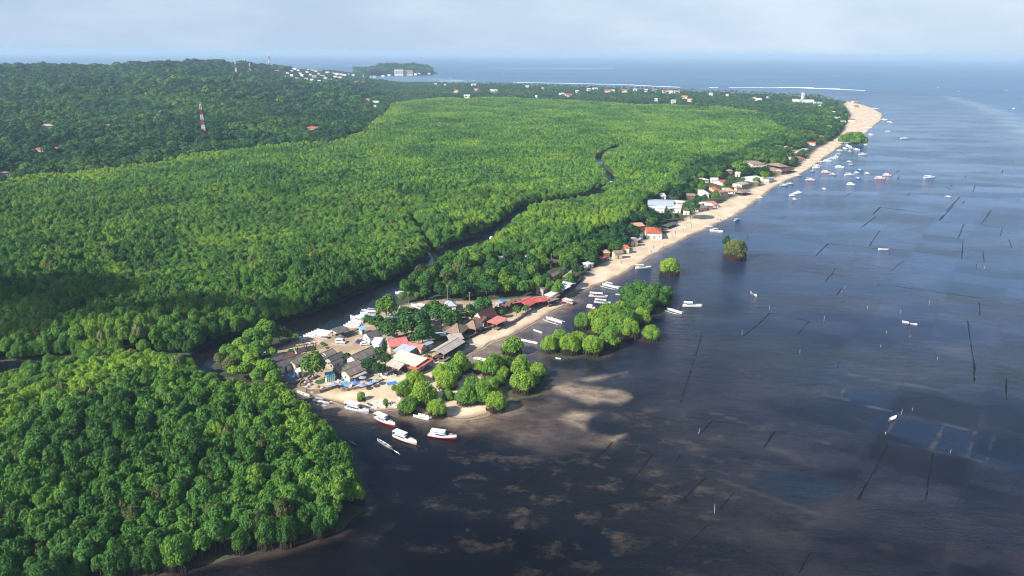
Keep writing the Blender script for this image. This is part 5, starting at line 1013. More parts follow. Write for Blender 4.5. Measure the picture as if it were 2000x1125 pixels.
def car(px, py, ang, M, label, van=False, z=.9):
    p = at(px, py, z); r = empty('van' if van else 'car', p, ang); tag(r, label, 'van' if van else 'car'); L_, W_ = (4.3, 1.75) if van else (4.0, 1.65)
    if van: prof = [(-L_ / 2, .35), (-L_ / 2, 1.75), (-L_ / 2 + .3, 1.95), (L_ / 2 - 1.1, 1.95), (L_ / 2 - .35, 1.15), (L_ / 2, .95), (L_ / 2, .35)]
    else: prof = [(-L_ / 2, .35), (-L_ / 2, .95), (-L_ / 2 + .3, 1.0), (-L_ / 2 + .7, 1.5), (.45, 1.5), (1.05, .98), (L_ / 2 - .1, .85), (L_ / 2, .35)]
    n = len(prof); v = [(x, sg * W_ / 2, zz) for sg in (-1, 1) for x, zz in prof]; MB().add(v, [(i, (i + 1) % n, (i + 1) % n + n, i + n) for i in range(n)] + [tuple(range(n - 1, -1, -1)), tuple(range(n, 2 * n))]).obj('body', M, r)
    x0, x1, z0, z1 = (-L_ / 2 + .3, L_ / 2 - 1.2, 1.2, 1.75) if van else (-L_ / 2 + .8, .5, 1.03, 1.42)
    for sg in (1, -1):
        for q in range(3 if van else 2): n_ = 3 if van else 2; w = (x1 - x0) / n_; MB().box(x0 + q * w + .06, x0 + (q + 1) * w - .06, sg * W_ / 2 - .01, sg * W_ / 2 + .02, z0, z1).obj('side_window', GLASS, r)
        for x in (-L_ * .3, L_ * .3): wh = MB().bar((x, sg * (W_ / 2 - .14), .31), (x, sg * (W_ / 2 + .03), .31), .31, n=12).obj('wheel', BLACK, r); MB().bar((x, sg * (W_ / 2 + .02), .31), (x, sg * (W_ / 2 + .045), .31), .17, n=8).obj('rim', GREYB, wh)
        MB().box(L_ / 2 - .02, L_ / 2 + .03, sg * W_ * .38 - .15, sg * W_ * .38 + .15, .62, .78).obj('headlight', WHITE, r)
    xa, za, xb, zb_ = (L_ / 2 - 1.08, 1.9, L_ / 2 - .38, 1.2) if van else (.48, 1.46, 1.02, 1.02); MB().add([(xa + .04, -W_ * .44, za), (xa + .04, W_ * .44, za), (xb + .04, W_ * .44, zb_), (xb + .04, -W_ * .44, zb_)], [(0, 1, 2, 3)]).obj('windscreen', GLASS, r); return r
def misc():
    # terrace by the umbrellas
    T = [(583, 757), (600, 764), (625, 765), (641, 760), (659, 755), (671, 763), (690, 760), (720, 755), (748, 743), (733, 725), (700, 740), (660, 742), (620, 740), (600, 745)]
    slab('terrace', T, .2, .93, TILE, kind='structure')
    wall_line('stone_wall', [(583, 757), (600, 764), (625, 765), (641, 760), (659, 755), (671, 763), (690, 760), (720, 755), (748, 743)], .75, .8, STONE, 'rough brown stone wall curving round the umbrella terrace', 'wall', .75)
    wall_line('stone_wall', [(583, 757), (586, 748), (597, 742), (606, 735)], .6, .9, STONE, 'loose grey stone wall at the left end of the umbrella terrace', 'wall', .75)
    wall_line('white_fence', [(732, 726), (742, 732), (752, 739), (763, 738.5), (774, 737)], 1.1, .2, WW, 'white garden fence between the umbrella terrace and the sand', 'fence', .9, WW)
    for pts, lab in (([(618, 742), (636, 740), (634, 748), (622, 751), (614, 747)], 'dark green lawn patch left of the striped kiosk'), ([(660, 733), (676, 729), (684, 740), (668, 744)], 'dark green lawn patch right of the striped kiosk')):
        slab('lawn', pts, .5, .96, LAWN, kind='structure')
    slab('garden_bed', [(625, 669), (630, 667), (641, 673), (634, 676)], .5, 1.1, LAWN, 'dark green rectangular garden bed on the sand square', 'garden bed')
    slab('garden_bed', [(635, 679), (642, 676.5), (645, 679), (638, 682)], .5, 1.1, LAWN, 'small dark garden bed by the skylight house', 'garden bed')
    for pts, lab, rim in (([(559, 733), (566, 729), (576, 727), (581, 731), (580, 737), (570, 740), (562, 737)], 'rounded blue swimming pool in front of the dark roofed house', 1.3), ([(664, 748), (679, 743), (686, 749), (669, 756)], 'rectangular blue swimming pool at the corner of the umbrella terrace', .8)):
        cx_ = sum(a for a, _ in pts) / len(pts); cy2 = sum(b_ for _, b_ in pts) / len(pts); r = empty('swimming_pool'); tag(r, lab, 'pool'); sc = 1.28
        slab('surround', [(cx_ + (a - cx_) * sc, cy2 + (b_ - cy2) * sc) for a, b_ in pts], .3, 1.0, STONE if rim > 1 else TILE, parent=r); slab('water', pts, .3, 1.06, POOLW, parent=r)
    slab('sunken_court', [(548, 742), (560, 726), (584, 724), (590, 738), (576, 750)], .2, .91, STONE, kind='structure')
    for a in ((696, 745, UMB, 'bright blue square-set parasol beside the corner pool'), (707, 750, UMG, 'grey-blue parasol nearest the stone wall'), (722, 746, UMG, 'grey-blue parasol at the right end of the terrace'), (708, 735, UMG, 'grey-blue parasol at the back of the terrace'), (734, 741, UMG, 'pale parasol near the end of the stone wall'), (690, 733, UMG, 'grey-blue parasol in front of the lean-to'), (652, 748, UMG, 'pale parasol left of the corner pool')): umbrella(*a)
    rr = random.Random(9)
    for i, (px, py) in enumerate([(684, 757), (690, 753), (701, 755), (714, 752), (716, 744), (700, 741), (727, 748), (676, 757), (660, 747), (668, 743), (642, 752), (648, 755)]):
        p = at(px, py, .95); r = empty('sun_lounger', p, rr.uniform(0, 3)); tag(r, 'blue and white sun lounger on the umbrella terrace', 'sun lounger', 'loungers on the umbrella terrace')
        MB().box(-.95, .4, -.33, .33, .28, .36).add([(.4, -.33, .3), (.95, -.33, .75), (.95, .33, .75), (.4, .33, .3)], [(0, 1, 2, 3)]).obj('cushion', UMB if i % 2 else CLOTHW, r)
        for x in (-.8, .5):
            for y in (-.28, .28): MB().box(x - .03, x + .03, y - .03, y + .03, 0, .29).obj('leg', PALEW, r)
    # striped kiosk
    p = at(645, 743, .95); r = empty('kiosk', p, .45); tag(r, 'white kiosk with turquoise stripes and turquoise roof', 'kiosk'); MB().box(-1.6, 1.6, -1.2, 1.2, 0, 2.7).obj('wall', WW, r)
    for i in range(4): MB().box(-1.5 + i * .8, -1.1 + i * .8, -1.24, -1.205, .05, 2.6).obj('stripe', TEAL, r)
    MB().prism([(-1.4, 2.72), (1.4, 2.95), (1.4, 3.05), (-1.4, 2.82)], -1.75, 1.75).obj('roof', TEAL, r)
    # open dark timber frame by the creek
    p = at(597, 683, .9); r = empty('timber_frame', p, .5); tag(r, 'open dark timber frame standing by the creek trees', 'frame'); MB().box(-4, 4, -2.6, 2.6, 0, .25).obj('floor', DARK, r)
    for x in (-3.8, 0, 3.8):
        for y in (-2.4, 2.4): MB().box(x - .12, x + .12, y - .12, y + .12, .25, 3.2).obj('post', DARK, r)
    for y in (-2.4, 0, 2.4): MB().box(-4.2, 4.2, y - .1, y + .1, 3.2, 3.42).obj('beam', DARK, r)
    for x in np.arange(-4, 4.1, 1.0): MB().box(x - .05, x + .05, -2.8, 2.8, 3.42, 3.54).obj('rafter', DARK, r)
    car(666, 670, -.25, WHITE, 'white minibus parked on the sand square near the quay', True); car(704, 670, .1, NAVY, 'dark blue car parked before the white house'); car(713, 674, .15, OFFW, 'white pickup-like car parked against the white house'); car(521, 693, .6, OFFW, 'white car shape standing in for a pale trailer under the trees at the spit tip')  # last one is a car body standing in for a small pale trailer
    slab('tarpaulin', [(755, 747), (773, 744), (777, 749.5), (757, 753)], .8, 1.02, UMB, 'bright blue tarpaulin with pale edge spread on the sand', 'tarpaulin')
    # sea wall under the beach restaurants
    wall_line('sea_wall', [(1092, 586), (1106, 573), (1120, 562), (1131, 551), (1138, 543)], 1.4, 1.0, DARK, 'dark sea wall curving below the white roofed restaurant', 'wall', .6)
    wall_line('sea_wall', [(985, 638), (1005, 628), (1025, 615), (1035, 609)], .8, .7, STONE, 'low dark wall along the sand below the brown cottages', 'wall', .7)
    wall_line('sea_wall', [(905, 667), (925, 657), (948, 645), (985, 636)], 1.0, .8, DARK, 'dark timber sea wall below the thatched pavilions', 'wall', .6)
    # stilt deck of the beach hall
    a, b_ = at(856, 702, 1.2), at(912, 672, 1.2); d = b_ - a; r = empty('deck', a, math.atan2(d.y, d.x)); tag(r, 'dark timber stilt deck along the beach side of the big grey hall', 'deck'); Lk = d.length; MB().box(0, Lk, -.8, 2.6, .55, .75).obj('floor', DARK, r)
    for i in range(8):
        for y in (-.7, 2.4): MB().box(Lk * i / 7 - .12, Lk * i / 7 + .12, y - .12, y + .12, -1.6, .55).obj('stilt', DARK, r)
    for i in range(8): MB().box(Lk * i / 7 - .06, Lk * i / 7 + .06, -.76, -.64, .75, 1.75).obj('railing_post', DARK, r)
    MB().box(0, Lk, -.75, -.65, 1.65, 1.75).obj('railing', DARK, r)
    # shrine with a yellow cloth
    p = at(1252, 466, 1); r = empty('shrine', p, .3); tag(r, 'white shrine tower wrapped in yellow cloth at the top', 'shrine'); MB().box(-1, 1, -1, 1, 0, 1.2).box(-.7, .7, -.7, .7, 1.2, 3.4).obj('base', WW, r); MB().box(-.8, .8, -.8, .8, 3.4, 4.5).obj('cloth', YEL, r); MB().loft([[(-1, -1, 4.5), (1, -1, 4.5), (1, 1, 4.5), (-1, 1, 4.5)], [(-.1, -.1, 5.4), (.1, -.1, 5.4), (.1, .1, 5.4), (-.1, .1, 5.4)]]).obj('roof', DARK, r)
    # lattice towers
    def lattice(px, pyb, pyt, w0, w1, bands, label, group=None, seg=8):
        p = ground_at(px, pyb); p.z -= 1; H = (pyb - pyt) / pxm(p) / .93; r = empty('lattice_tower', p, .4); tag(r, label, 'mast', group); th = max(.14, .45 / pxm(p) )
        for b_ in range(bands):
            g = MB(); z0, z1 = H * b_ / bands, H * (b_ + 1) / bands; m_ = max(1, seg // bands)
            for s in range(m_):
                za, zb = z0 + (z1 - z0) * s / m_, z0 + (z1 - z0) * (s + 1) / m_; wa, wb = (w0 + (w1 - w0) * za / H) / 2, (w0 + (w1 - w0) * zb / H) / 2
                ca = [(wa, wa, za), (wa, -wa, za), (-wa, -wa, za), (-wa, wa, za)]; cb = [(wb, wb, zb), (wb, -wb, zb), (-wb, -wb, zb), (-wb, wb, zb)]
                for i in range(4): j = (i + 1) % 4; g.bar(ca[i], cb[i], th, n=4).bar(ca[i], cb[j], th * .7, n=4).bar(cb[i], ca[j], th * .7, n=4).bar(cb[i], cb[j], th * .7, n=4)
            g.obj('band', (RED if b_ % 2 else WHITE), r)
        g = MB().bar((0, 0, H), (0, 0, H + 3), .12, n=4)
        for i in range(3): a = i * 2.1; g.box(w1 * math.cos(a) - .2, w1 * math.cos(a) + .2, w1 * math.sin(a) - .2, w1 * math.sin(a) + .2, H - 2.6, H - .3)
        g.obj('antenna', WHITE, r); HOUSE_SPOTS.append((p.x, p.y, 4)); HOUSE_SPOTS.append((p.x * .99, p.y * .99, 5)); return r
    lattice(400, 273, 210, 5.5, 1.6, 7, 'red and white banded lattice mast rising from the upland wood', seg=14)
    for px, pb, pt, lab in ((463, 155, 121, 'pale lattice mast on the hill, leftmost of the tall hilltop group'), (480, 126, 107, 'faint lattice mast on the crest behind the others'), (490, 151, 126, 'thin pale mast on the slope below the crest'), (527, 131, 101, 'pale lattice mast standing tallest against the sea on the hill crest'), (203, 128, 112, 'tiny pale mast alone on the far left crest')): lattice(px, pb, pt, 4.5, 1.6, 5, lab, seg=10)
    # utility poles along the edge of the mangrove
    for px, py, h in [(27, 366, 9), (118, 351, 10), (207, 343, 12), (292, 330, 12), (365, 320, 9), (425, 308, 10), (476, 305, 10), (525, 298, 9), (549, 297, 9), (640, 272, 9), (663, 265, 9), (650, 286, 9), (245 + 405, 280, 9), (690, 246, 8), (752, 236, 8)]:
        p = ground_at(px, py); r = empty('utility_pole', p, .6); tag(r, 'pale utility pole at the edge of the upland wood', 'utility pole', 'utility poles along the mangrove edge'); MB().bar((0, 0, 0), (0, 0, h), .2, .15).obj('pole', PALEW, r); MB().box(-1, 1, -.08, .08, h - .8, h - .6).obj('crossarm', PALEW, r); HOUSE_SPOTS.append((p.x, p.y, 3.2)); HOUSE_SPOTS.append((p.x * .992, p.y * .992, 3.5))
    for px, py, h, lab in [(874, 586, 8, 'thin pole in the trees behind the clearing'), (798, 604, 9, 'pale pole at the creek bank by the boat clearing'), (1076, 524, 9, 'thin pole left of the dark thatched hut'), (1263, 446, 7, 'thin white pole beside the tan roofed house'), (841, 640, 8, 'thin pole in the trees left of the thatched pair'), (917, 596, 7, 'thin pole in the grove above the steep brown gable')]:
        p = at(px, py, .9); r = empty('pole', p); tag(r, lab, 'pole'); MB().bar((0, 0, 0), (0, 0, h), .12, .1).obj('shaft', PALEW, r); MB().box(-.5, .5, -.05, .05, h - .5, h - .4).obj('crossarm', PALEW, r)
    # stakes in the seaweed shallows
    rr = random.Random(4)
    for px, py, h in [(1502, 607, 2.6), (1449, 656, 2.8), (1609, 628, 2.6), (1694, 604, 1.6), (1759, 613, 2.2), (1814, 597, 2.6), (1730, 653, 1.5), (1776, 660, 1.3), (1719, 679, 1.2), (1562, 691, 1.8), (1922, 526, 1.8), (1908, 525, 1.6), (1644, 572, 1.4), (1650, 565, 2), (1395, 1004, 3.0), (1364, 849, 2.2), (1759, 812, 2.2), (1762, 450, 1.4), (1751, 490, 1.6), (1660, 478, 1.6), (1830, 704, 1.4), (1855, 887, 1.4), (1781, 803, 1.2), (1663, 494, 1.2)]:
        p = at(px, py, -.3); r = empty('bamboo_stake', p); tag(r, 'thin pale bamboo stake standing in the seaweed shallows', 'stake', 'stakes in the seaweed shallows'); MB().bar((0, 0, 0), (rr.uniform(-.25, .35), 0, h + .3), .055, .04).obj('pole', BAMB, r)
    # planks and goods lying about
    for i, (px, py) in enumerate([(676, 652), (681, 649), (686, 647), (691, 644), (696, 641), (671, 656), (665, 660), (688, 652), (698, 647)]):
        p = at(px, py, .9); r = empty('plank_pile', p, .5 + rr.uniform(-.4, .4)); tag(r, 'brown planks lying along the quay path by the moored skiffs', 'planks', 'planks along the quay path')
        for q in range(4): MB().box(-1.6, 1.6, q * .3 - .6, q * .3 - .34, 0, .1 + .06 * rr.random()).obj('plank', (TIMB, RTAN, PALEW)[(i + q) % 3], r)
    for i, (px, py) in enumerate([(600, 742), (604, 746), (597, 748), (609, 740), (606, 752), (592, 752), (613, 737), (618, 735), (600, 757), (622, 757), (630, 758)]):
        p = at(px, py, .93); r = empty('garden_rock', p, rr.uniform(0, 6)); tag(r, 'grey garden rock heaped at the left end of the umbrella terrace', 'rock', 'rocks at the left end of the terrace'); rg = []
        for z_, q in ((0, .8), (.35, .9), (.7, .55), (.85, .12)): rg.append([(q * rr.uniform(.75, 1.15) * math.cos(a), q * rr.uniform(.75, 1.15) * math.sin(a), z_) for a in np.linspace(0, 6.283, 8)[:-1]])
        MB().loft(rg).obj('stone', STONE if i % 2 else WG, r)
    # people
    person('person in white standing in the water by a dark seaweed plot', 1729, 851, -.35, 'stand', CLOTHW, 1.0)
    person('person in dark clothes sitting in the small canoe in open water', 1471, 576, .28, 'sit', CLOTHD, 1.2); person('person in dark clothes sitting in the canoe among the seaweed plots', 1776, 632, .28, 'sit', CLOTHD, .2)
    person('person in dark clothes sitting in the grey motor canoe', 763, 876, .3, 'sit', CLOTHD, 2.2); p = at(944, 641, 1.0); r = empty('parasol', p); tag(r, 'closed white parasol on the deck below the upper thatched pavilion', 'parasol'); MB().loft([[(q * math.cos(a), q * math.sin(a), z_) for a in np.linspace(0, 6.283, 9)[:-1]] for q, z_ in ((.34, .7), (.24, 1.5), (.05, 2.6))]).obj('canopy', CLOTHW, r); MB().bar((0, 0, 0), (0, 0, .75), .05).obj('pole', PALEW, r)
    umbrella(858, 643, YEL, 'small yellow parasol beside the grey hip roofed hut', .9, .9, 2.2)
    for i, (px, py) in enumerate([(1401, 431), (1404, 430), (1407, 431)]): person(('leftmost', 'middle', 'rightmost')[i] + ' of three dark figures wading at the edge of the beach', px, py, .02, 'stand', CLOTHD, i)
    # net posts on the beach
    for px, py in [(1214, 516), (1295, 485), (1299, 478), (1314, 463), (1319, 458), (1320, 452), (1334, 452), (1341, 443), (1350, 446), (1337, 440), (1343, 465), (1272, 494), (1276, 487), (1349, 437), (1312, 460)]:
        p = at(px, py, .7); r = empty('beach_post', p, rr.uniform(0, 3)); tag(r, 'thin dark post standing on the bare sand of the middle beach', 'post', 'posts on the middle beach'); h = rr.uniform(1.8, 2.8); MB().bar((0, 0, 0), (0, 0, h), .11, .09).obj('shaft', DARK, r); MB().box(-.5, .5, -.06, .06, h - .3, h - .15).obj('crossbar', DARK, r)
    # surf, wake and seaweed
    def ribbon(g, pts, w, z, z1=None, jit=.3, seed=0, step=6):
        rng = np.random.default_rng(seed); Q = [at(a, b_, z) for a, b_ in pts]; L2 = []
        for a, b_ in zip(Q, Q[1:]):
            n = max(1, int((b_ - a).length / step)); L2 += [a.lerp(b_, i / n) for i in range(n)]
        L2.append(Q[-1]); pr = None
        for i, p in enumerate(L2):
            d = (L2[min(i + 1, len(L2) - 1)] - L2[max(i - 1, 0)]).normalized(); nr = Vector((-d.y, d.x, 0)); ww = w * rng.uniform(1 - jit, 1 + jit) * (.25 if i in (0, len(L2) - 1) else 1); off = nr * rng.uniform(-jit, jit) * w * .5
            a, c, b_ = p + nr * ww / 2 + off, p + off, p - nr * ww / 2 + off; o = len(g.v); g.v += [(a.x, a.y, z), (c.x, c.y, z1 or z + .04), (b_.x, b_.y, z)]
            if pr is not None: g.f += [(pr, pr + 1, o + 1, o), (pr + 1, pr + 2, o + 2, o + 1)]
            pr = o
    g = MB()
    for i, (pts, w) in enumerate([([(1000, 161.2), (1035, 161.6), (1090, 162.5), (1140, 163.6), (1200, 165), (1240, 166.4)], 22), ([(1230, 165.6), (1262, 167.6), (1300, 169.2), (1328, 170.6)], 24), ([(1384, 171.2), (1402, 171.4)], 16), ([(1424, 171), (1440, 171.2), (1490, 170.6)], 18), ([(1485, 171.6), (1540, 171.2), (1546, 170.2), (1590, 171.4)], 20), ([(1560, 171.8), (1610, 173.6), (1650, 175), (1690, 176.8)], 18), ([(1520, 170.6), (1600, 172.6), (1640, 172.8)], 12), ([(860, 158.5), (905, 157.8)], 8), ([(955, 134.6), (1020, 134.4), (1090, 134.2), (1200, 134.0)], 14)]): ribbon(g, pts, w, .03, 1.1, .5, i, 14)
    o = g.obj('sea_foam', FOAM); tag(o, 'white line of surf breaking on the reef', 'surf', kind='stuff')
    g = MB()
    for i in range(6): ribbon(g, [(767 + i * .6, 878 + i * .4), (771 + i * 2.2, 880 + i * 1.3 + (i % 2) * 1.8)], .14, .03, None, .5, i, 1)
    o = g.obj('wake', FOAM); tag(o, 'short white wake behind the grey motor canoe', 'wake', kind='stuff')
    g = MB(); C2 = lambda pts: [(1300 + a / 2.857, 400 + b_ / 2.857) for a, b_ in pts]; C3 = lambda pts: [(1500 + a / 4, 700 + b_ / 4) for a, b_ in pts]; C4 = lambda pts: [(1000 + a / 3.333, 800 + b_ / 3.333) for a, b_ in pts]; C5 = lambda pts: [(800 + a / 4, 680 + b_ / 4) for a, b_ in pts]; C6 = lambda pts: [(1500 + a / 4, 150 + b_ / 4) for a, b_ in pts]
    SW = [(C2(p), w) for p, w in [([(1090, 128), (1172, 66), (1210, 70)], 1.1), ([(1155, 55), (1195, 14), (1440, 45)], 1.1), ([(835, 287), (905, 218), (935, 220)], 1), ([(635, 180), (905, 215), (1130, 240), (1290, 258)], .6), ([(1135, 233), (1195, 143)], .7), ([(1525, 90), (1560, 55), (1610, 0)], 1), ([(1530, 92), (1640, 105)], .6), ([(1630, 195), (1665, 105)], .9), ([(1640, 195), (1660, 205), (1652, 300)], .8), ([(1760, 110), (1820, 30)], .6), ([(1760, 112), (1880, 125), (1868, 175)], .7), ([(1815, 178), (1870, 180)], .6), ([(1915, 190), (1930, 237), (1830, 225)], .8), ([(1770, 258), (1778, 318)], .7), ([(1640, 240), (1765, 258)], .45), ([(885, 432), (930, 388), (945, 350)], .7), ([(735, 365), (680, 400)], .5), ([(735, 365), (1020, 400)], .5), ([(1075, 325), (1250, 355)], .5), ([(1255, 370), (1330, 310)], .5), ([(1170, 465), (1195, 440)], .6), ([(1250, 450), (1500, 485), (1790, 525)], .65), ([(425, 740), (520, 665), (578, 605), (660, 615)], .75), ([(730, 730), (800, 650), (680, 625)], .5), ([(950, 510), (985, 460)], .6), ([(1685, 640), (1700, 760), (1725, 905), (1722, 990)], .8), ([(1750, 540), (1755, 620)], .6), ([(80, 1115), (205, 720)], .5), ([(515, 290), (530, 275), (605, 283)], .7), ([(60, 260), (120, 265), (130, 255), (240, 268)], .5), ([(455, 165), (462, 185), (452, 200)], .6), ([(1735, 330), (1738, 360)], .6)]]
    SW += [(C3(p), w) for p, w in [([(940, 660), (820, 900), (740, 1030), (710, 1110)], .8), ([(1290, 740), (1265, 900), (1230, 1110)], .7), ([(1860, 150), (1860, 330)], .7), ([(1605, 0), (1615, 190)], .6), ([(0, 640), (40, 590), (60, 560)], .8), ([(560, 0), (540, 90)], .3)]] + [(C4(p), w) for p, w in [([(0, 510), (185, 385)], .8), ([(515, 355), (660, 205)], .8), ([(730, 525), (920, 285), (800, 245)], .85), ([(1090, 610), (1270, 430)], .7), ([(1350, 650), (1450, 535)], .6), ([(1310, 720), (1000, 1000)], .5), ([(1205, 180), (1305, 70)], .7), ([(1640, 250), (1710, 150)], .7), ([(1060, 345), (1095, 290)], .7), ([(1300, 70), (1480, 95)], .4), ([(1710, 140), (2000, 200)], .4), ([(1860, 1080), (1940, 930)], .6)]] + [(C5(p), w) for p, w in [([(310, 820), (520, 690), (830, 760)], .8), ([(780, 1100), (1020, 945)], .6), ([(1410, 910), (1590, 740)], .5)]]
    SW += [(C6(p), w) for p, w in [([(1085, 930), (1110, 905), (1250, 915)], 1.0), ([(820, 1075), (880, 1020), (1100, 1045)], 1.3), ([(1390, 1050), (1500, 940)], 1.3), ([(1340, 1120), (1370, 1080)], 1.3), ([(1400, 860), (1420, 880), (1600, 900), (1620, 850)], 1), ([(1545, 790), (1545, 770), (1650, 775)], .8), ([(1000, 755), (1020, 730)], 1.2), ([(1010, 805), (1028, 775)], 1.2), ([(1430, 860), (1430, 835)], 1), ([(1830, 755), (1832, 725)], 1), ([(590, 950), (650, 905)], .9), ([(880, 940), (960, 950)], .8), ([(1640, 855), (1800, 860)], .7), ([(1505, 590), (1530, 610)], 1), ([(1905, 650), (1915, 675)], 1), ([(420, 875), (460, 880)], 1.2), ([(1620, 645), (1650, 645)], .9), ([(1700, 1100), (1740, 1040)], .8), ([(1520, 990), (1535, 970)], 1), ([(185, 990), (200, 985), (190, 998)], 1)]]
    for i, (pts, w) in enumerate(SW): ribbon(g, pts, w * .55, .02, .03, .8, i, 1.7)
    o = g.obj('seaweed', SWEED); tag(o, 'dark lines of seaweed marking the plots on the shallow flats', 'seaweed', kind='stuff')
def tree_at(px, py, rpx, kinds, nm, lab, group, rng, tint, hs=1.0, zb=.8, roots=False, crown_z=1.45, wide=1.0):
    z = zb + 3.5
    for _ in range(3):
        p = at(px, py, z); R = rpx / pxm(p); z = zb + crown_z * R * hs
    p = at(px, py, z); return plant(kinds[rng.integers(0, len(kinds))], (p.x, p.y, zb), R * wide, rng.uniform(0, 6.28), tint, nm, lab, 'tree' if 'bush' not in nm else 'bush', group, hs, roots)
def village_trees():
    rng = np.random.default_rng(31); g1, g2 = 'trees of the village', 'mangrove clumps standing off the spit'
    for px, py, r, tn, lab in [(611, 711, 21, .72, 'big round bright green tree in the middle of the village'), (742, 687, 11, .40, 'dark green round tree left of the flat blue-grey roof'), (721, 712, 14, .22, 'dark blue-green tree left of the grey gable pavilion'), (740, 719, 12, .22, 'dark blue-green tree behind the white fence'), (753, 702, 10, .22, 'dark blue-green tree against the cream roofed hall'), (569, 688, 6.5, .5, 'little round tree beside the rust-red shed'), (538, 700, 6, .35, 'low tree behind the pool house'), (677, 696, 8, .3, 'dark small tree between the grey roofs'), (758, 671, 7, .55, 'small pale tree between the white house and the faded red roof'),
        (755, 598, 17, .75, 'round bright green bush on the creek bank above the quay'), (719, 622, 7.5, .35, 'dark green bush behind the upper quay boats'), (735, 628, 12, .5, 'olive tree with bare twigs beside the quay'), (763, 638, 17, .45, 'green tree left of centre in the village grove'), (796, 617, 19, .33, 'dark green tree at the top of the village grove'), (792, 636, 17, .45, 'mid-green tree in the heart of the village grove'), (818, 628, 18, .35, 'dark tree on the right of the village grove'), (826, 651, 17, .42, 'green tree above the faded red wing'), (817, 660, 11, .4, 'low tree touching the faded red wing'), (846, 602, 13, .55, 'olive tree beside the boat clearing'), (862, 613, 17, .5, 'round mid-green tree below the clearing house'), (835, 613, 14, .35, 'dark green tree left of the clearing house'), (880, 621, 15, .45, 'green tree behind the thatched pair'), (903, 617, 11, .2, 'very dark tree left of the steep brown gable'), (921, 615, 9, .55, 'small pale round tree beside the steep brown gable'), (917, 603, 8, .3, 'dark tree above the steep brown gable'), (945, 596, 14, .5, 'bright bushy tree behind the brown cottages'), (850, 657, 8, .95, 'dry yellowish tree beside the big beach hall'), (834, 697, 6, .8, 'small yellow-green shrub in front of the big beach hall'),
        (980, 611, 6, .6, 'small shrub before the A-frame cottages'), (1009, 605, 8, .6, 'light green shrubs below the A-frame cottages'), (1016, 592, 6, .7, 'pale shrub left of the bright red roof'), (1027, 602, 6, .7, 'pale grassy shrub below the bright red roof'), (1101, 560, 6, .35, 'dark small tree growing between the white restaurant roofs'), (1113, 545, 9, .8, 'yellow-green tree by the thatched pavilion'), (1068, 543, 9, .4, 'green tree left of the grey roofed hall'), (1099, 534, 8, .35, 'dark tree in the courtyard of the thatched pavilion'), (1128, 524, 10, .25, 'dark tree above the thatched pavilion'), (1131, 495, 11, .9, 'bright yellow-green tree on the strip above the thatched pavilion'), (1156, 503, 10, .4, 'green tree over the small white beach house'), (1168, 510, 7, .35, 'dark tree at the upper end of the white beach house'), (1350, 405, 14, .5, 'rounded green tree at the beach edge by the cluttered shack'), (1479, 352, 7, .95, 'bright green tree before the white house with pale green roof'), (1493, 342, 8, .95, 'bright green tree right of the white house with pale green roof'), (1446, 325, 12, .95, 'yellowish tree left of the wide thatched lodge'), (1290, 448, 5, .3, 'dark shrub before the ornate red roof')]:
        tree_at(px, py, r * (1.22 if py < 665 and r > 9 else 1.08), KB, 'broadleaf_tree', lab, g1, rng, tn, rng.uniform(.85, 1.05))
    for px, py, r in [(520, 648, 20), (495, 662, 18), (545, 654, 14), (473, 677, 16), (447, 690, 15), (462, 703, 15), (493, 708, 17), (520, 721, 18), (503, 735, 14), (532, 742, 14), (562, 655, 9), (575, 660, 8), (450, 714, 13), (430, 702, 11), (478, 690, 14), (505, 684, 16), (478, 724, 14), (455, 728, 12), (530, 690, 11), (520, 668, 13), (540, 732, 12)]:
        tree_at(px, py, r, KM, 'tip_mangrove', 'mangrove in the clump at the inner tip of the sand spit', 'mangroves at the tip of the spit', rng, float(np.clip(rng.normal(.6, .12), 0, 1)), 1.0, .4, True, 1.5)
    D = [(812, 738, 15), (882, 724, 18), (900, 708, 19), (873, 742, 19), (827, 767, 23), (795, 790, 16), (854, 795, 17), (876, 770, 11), (912, 771, 19), (940, 766, 19), (922, 748, 15), (955, 751, 17), (969, 783, 18), (962, 712, 20), (983, 708, 15), (983, 726, 11), (975, 741, 10), (1017, 713, 19), (1050, 722, 14), (1022, 744, 21), (1041, 737, 14), (936, 714, 11), (790, 757, 15), (806, 735, 13), (860, 726, 15)]
    for i, (px, py, r) in enumerate(D):
        side = 'left' if px < 830 else 'right' if px > 1000 else None
        lab = {'left': 'mangrove bush at the village end of the clump below the village', 'right': 'mangrove bush of the small clump nearest the pale mudflat', None: 'mangrove bush in the middle of the clump below the village'}[side]
        tree_at(px, py + 2, r * 1.16, KD, 'mangrove_bush', lab, g2, rng, float(np.clip(rng.normal(.66 if i % 3 else .85, .1), 0, 1)), 1.25, .15, True, .62)
    for px, py, r, lab, tn in [(1000, 674, 21, 'lone round mangrove bush between the beach and the islets', .7), (1272, 649, 18, 'round mangrove bush at the seaward right end of the islets', .72), (1308, 520, 20, 'flat topped bright mangrove bush alone in the water off the beach', .9), (705, 773, 8, 'little mangrove beside the blue tour boat', .7), (770, 756, 6, 'tiny sapling by the blue tarpaulin', .75), (753, 784, 6, 'low bush over the white canoe on the mud', .75)]:
        tree_at(px, py + 2, r, KD, 'mangrove_bush', lab, g2, rng, tn, 1.15 if r > 8 else 1.7, .1, True, .62)
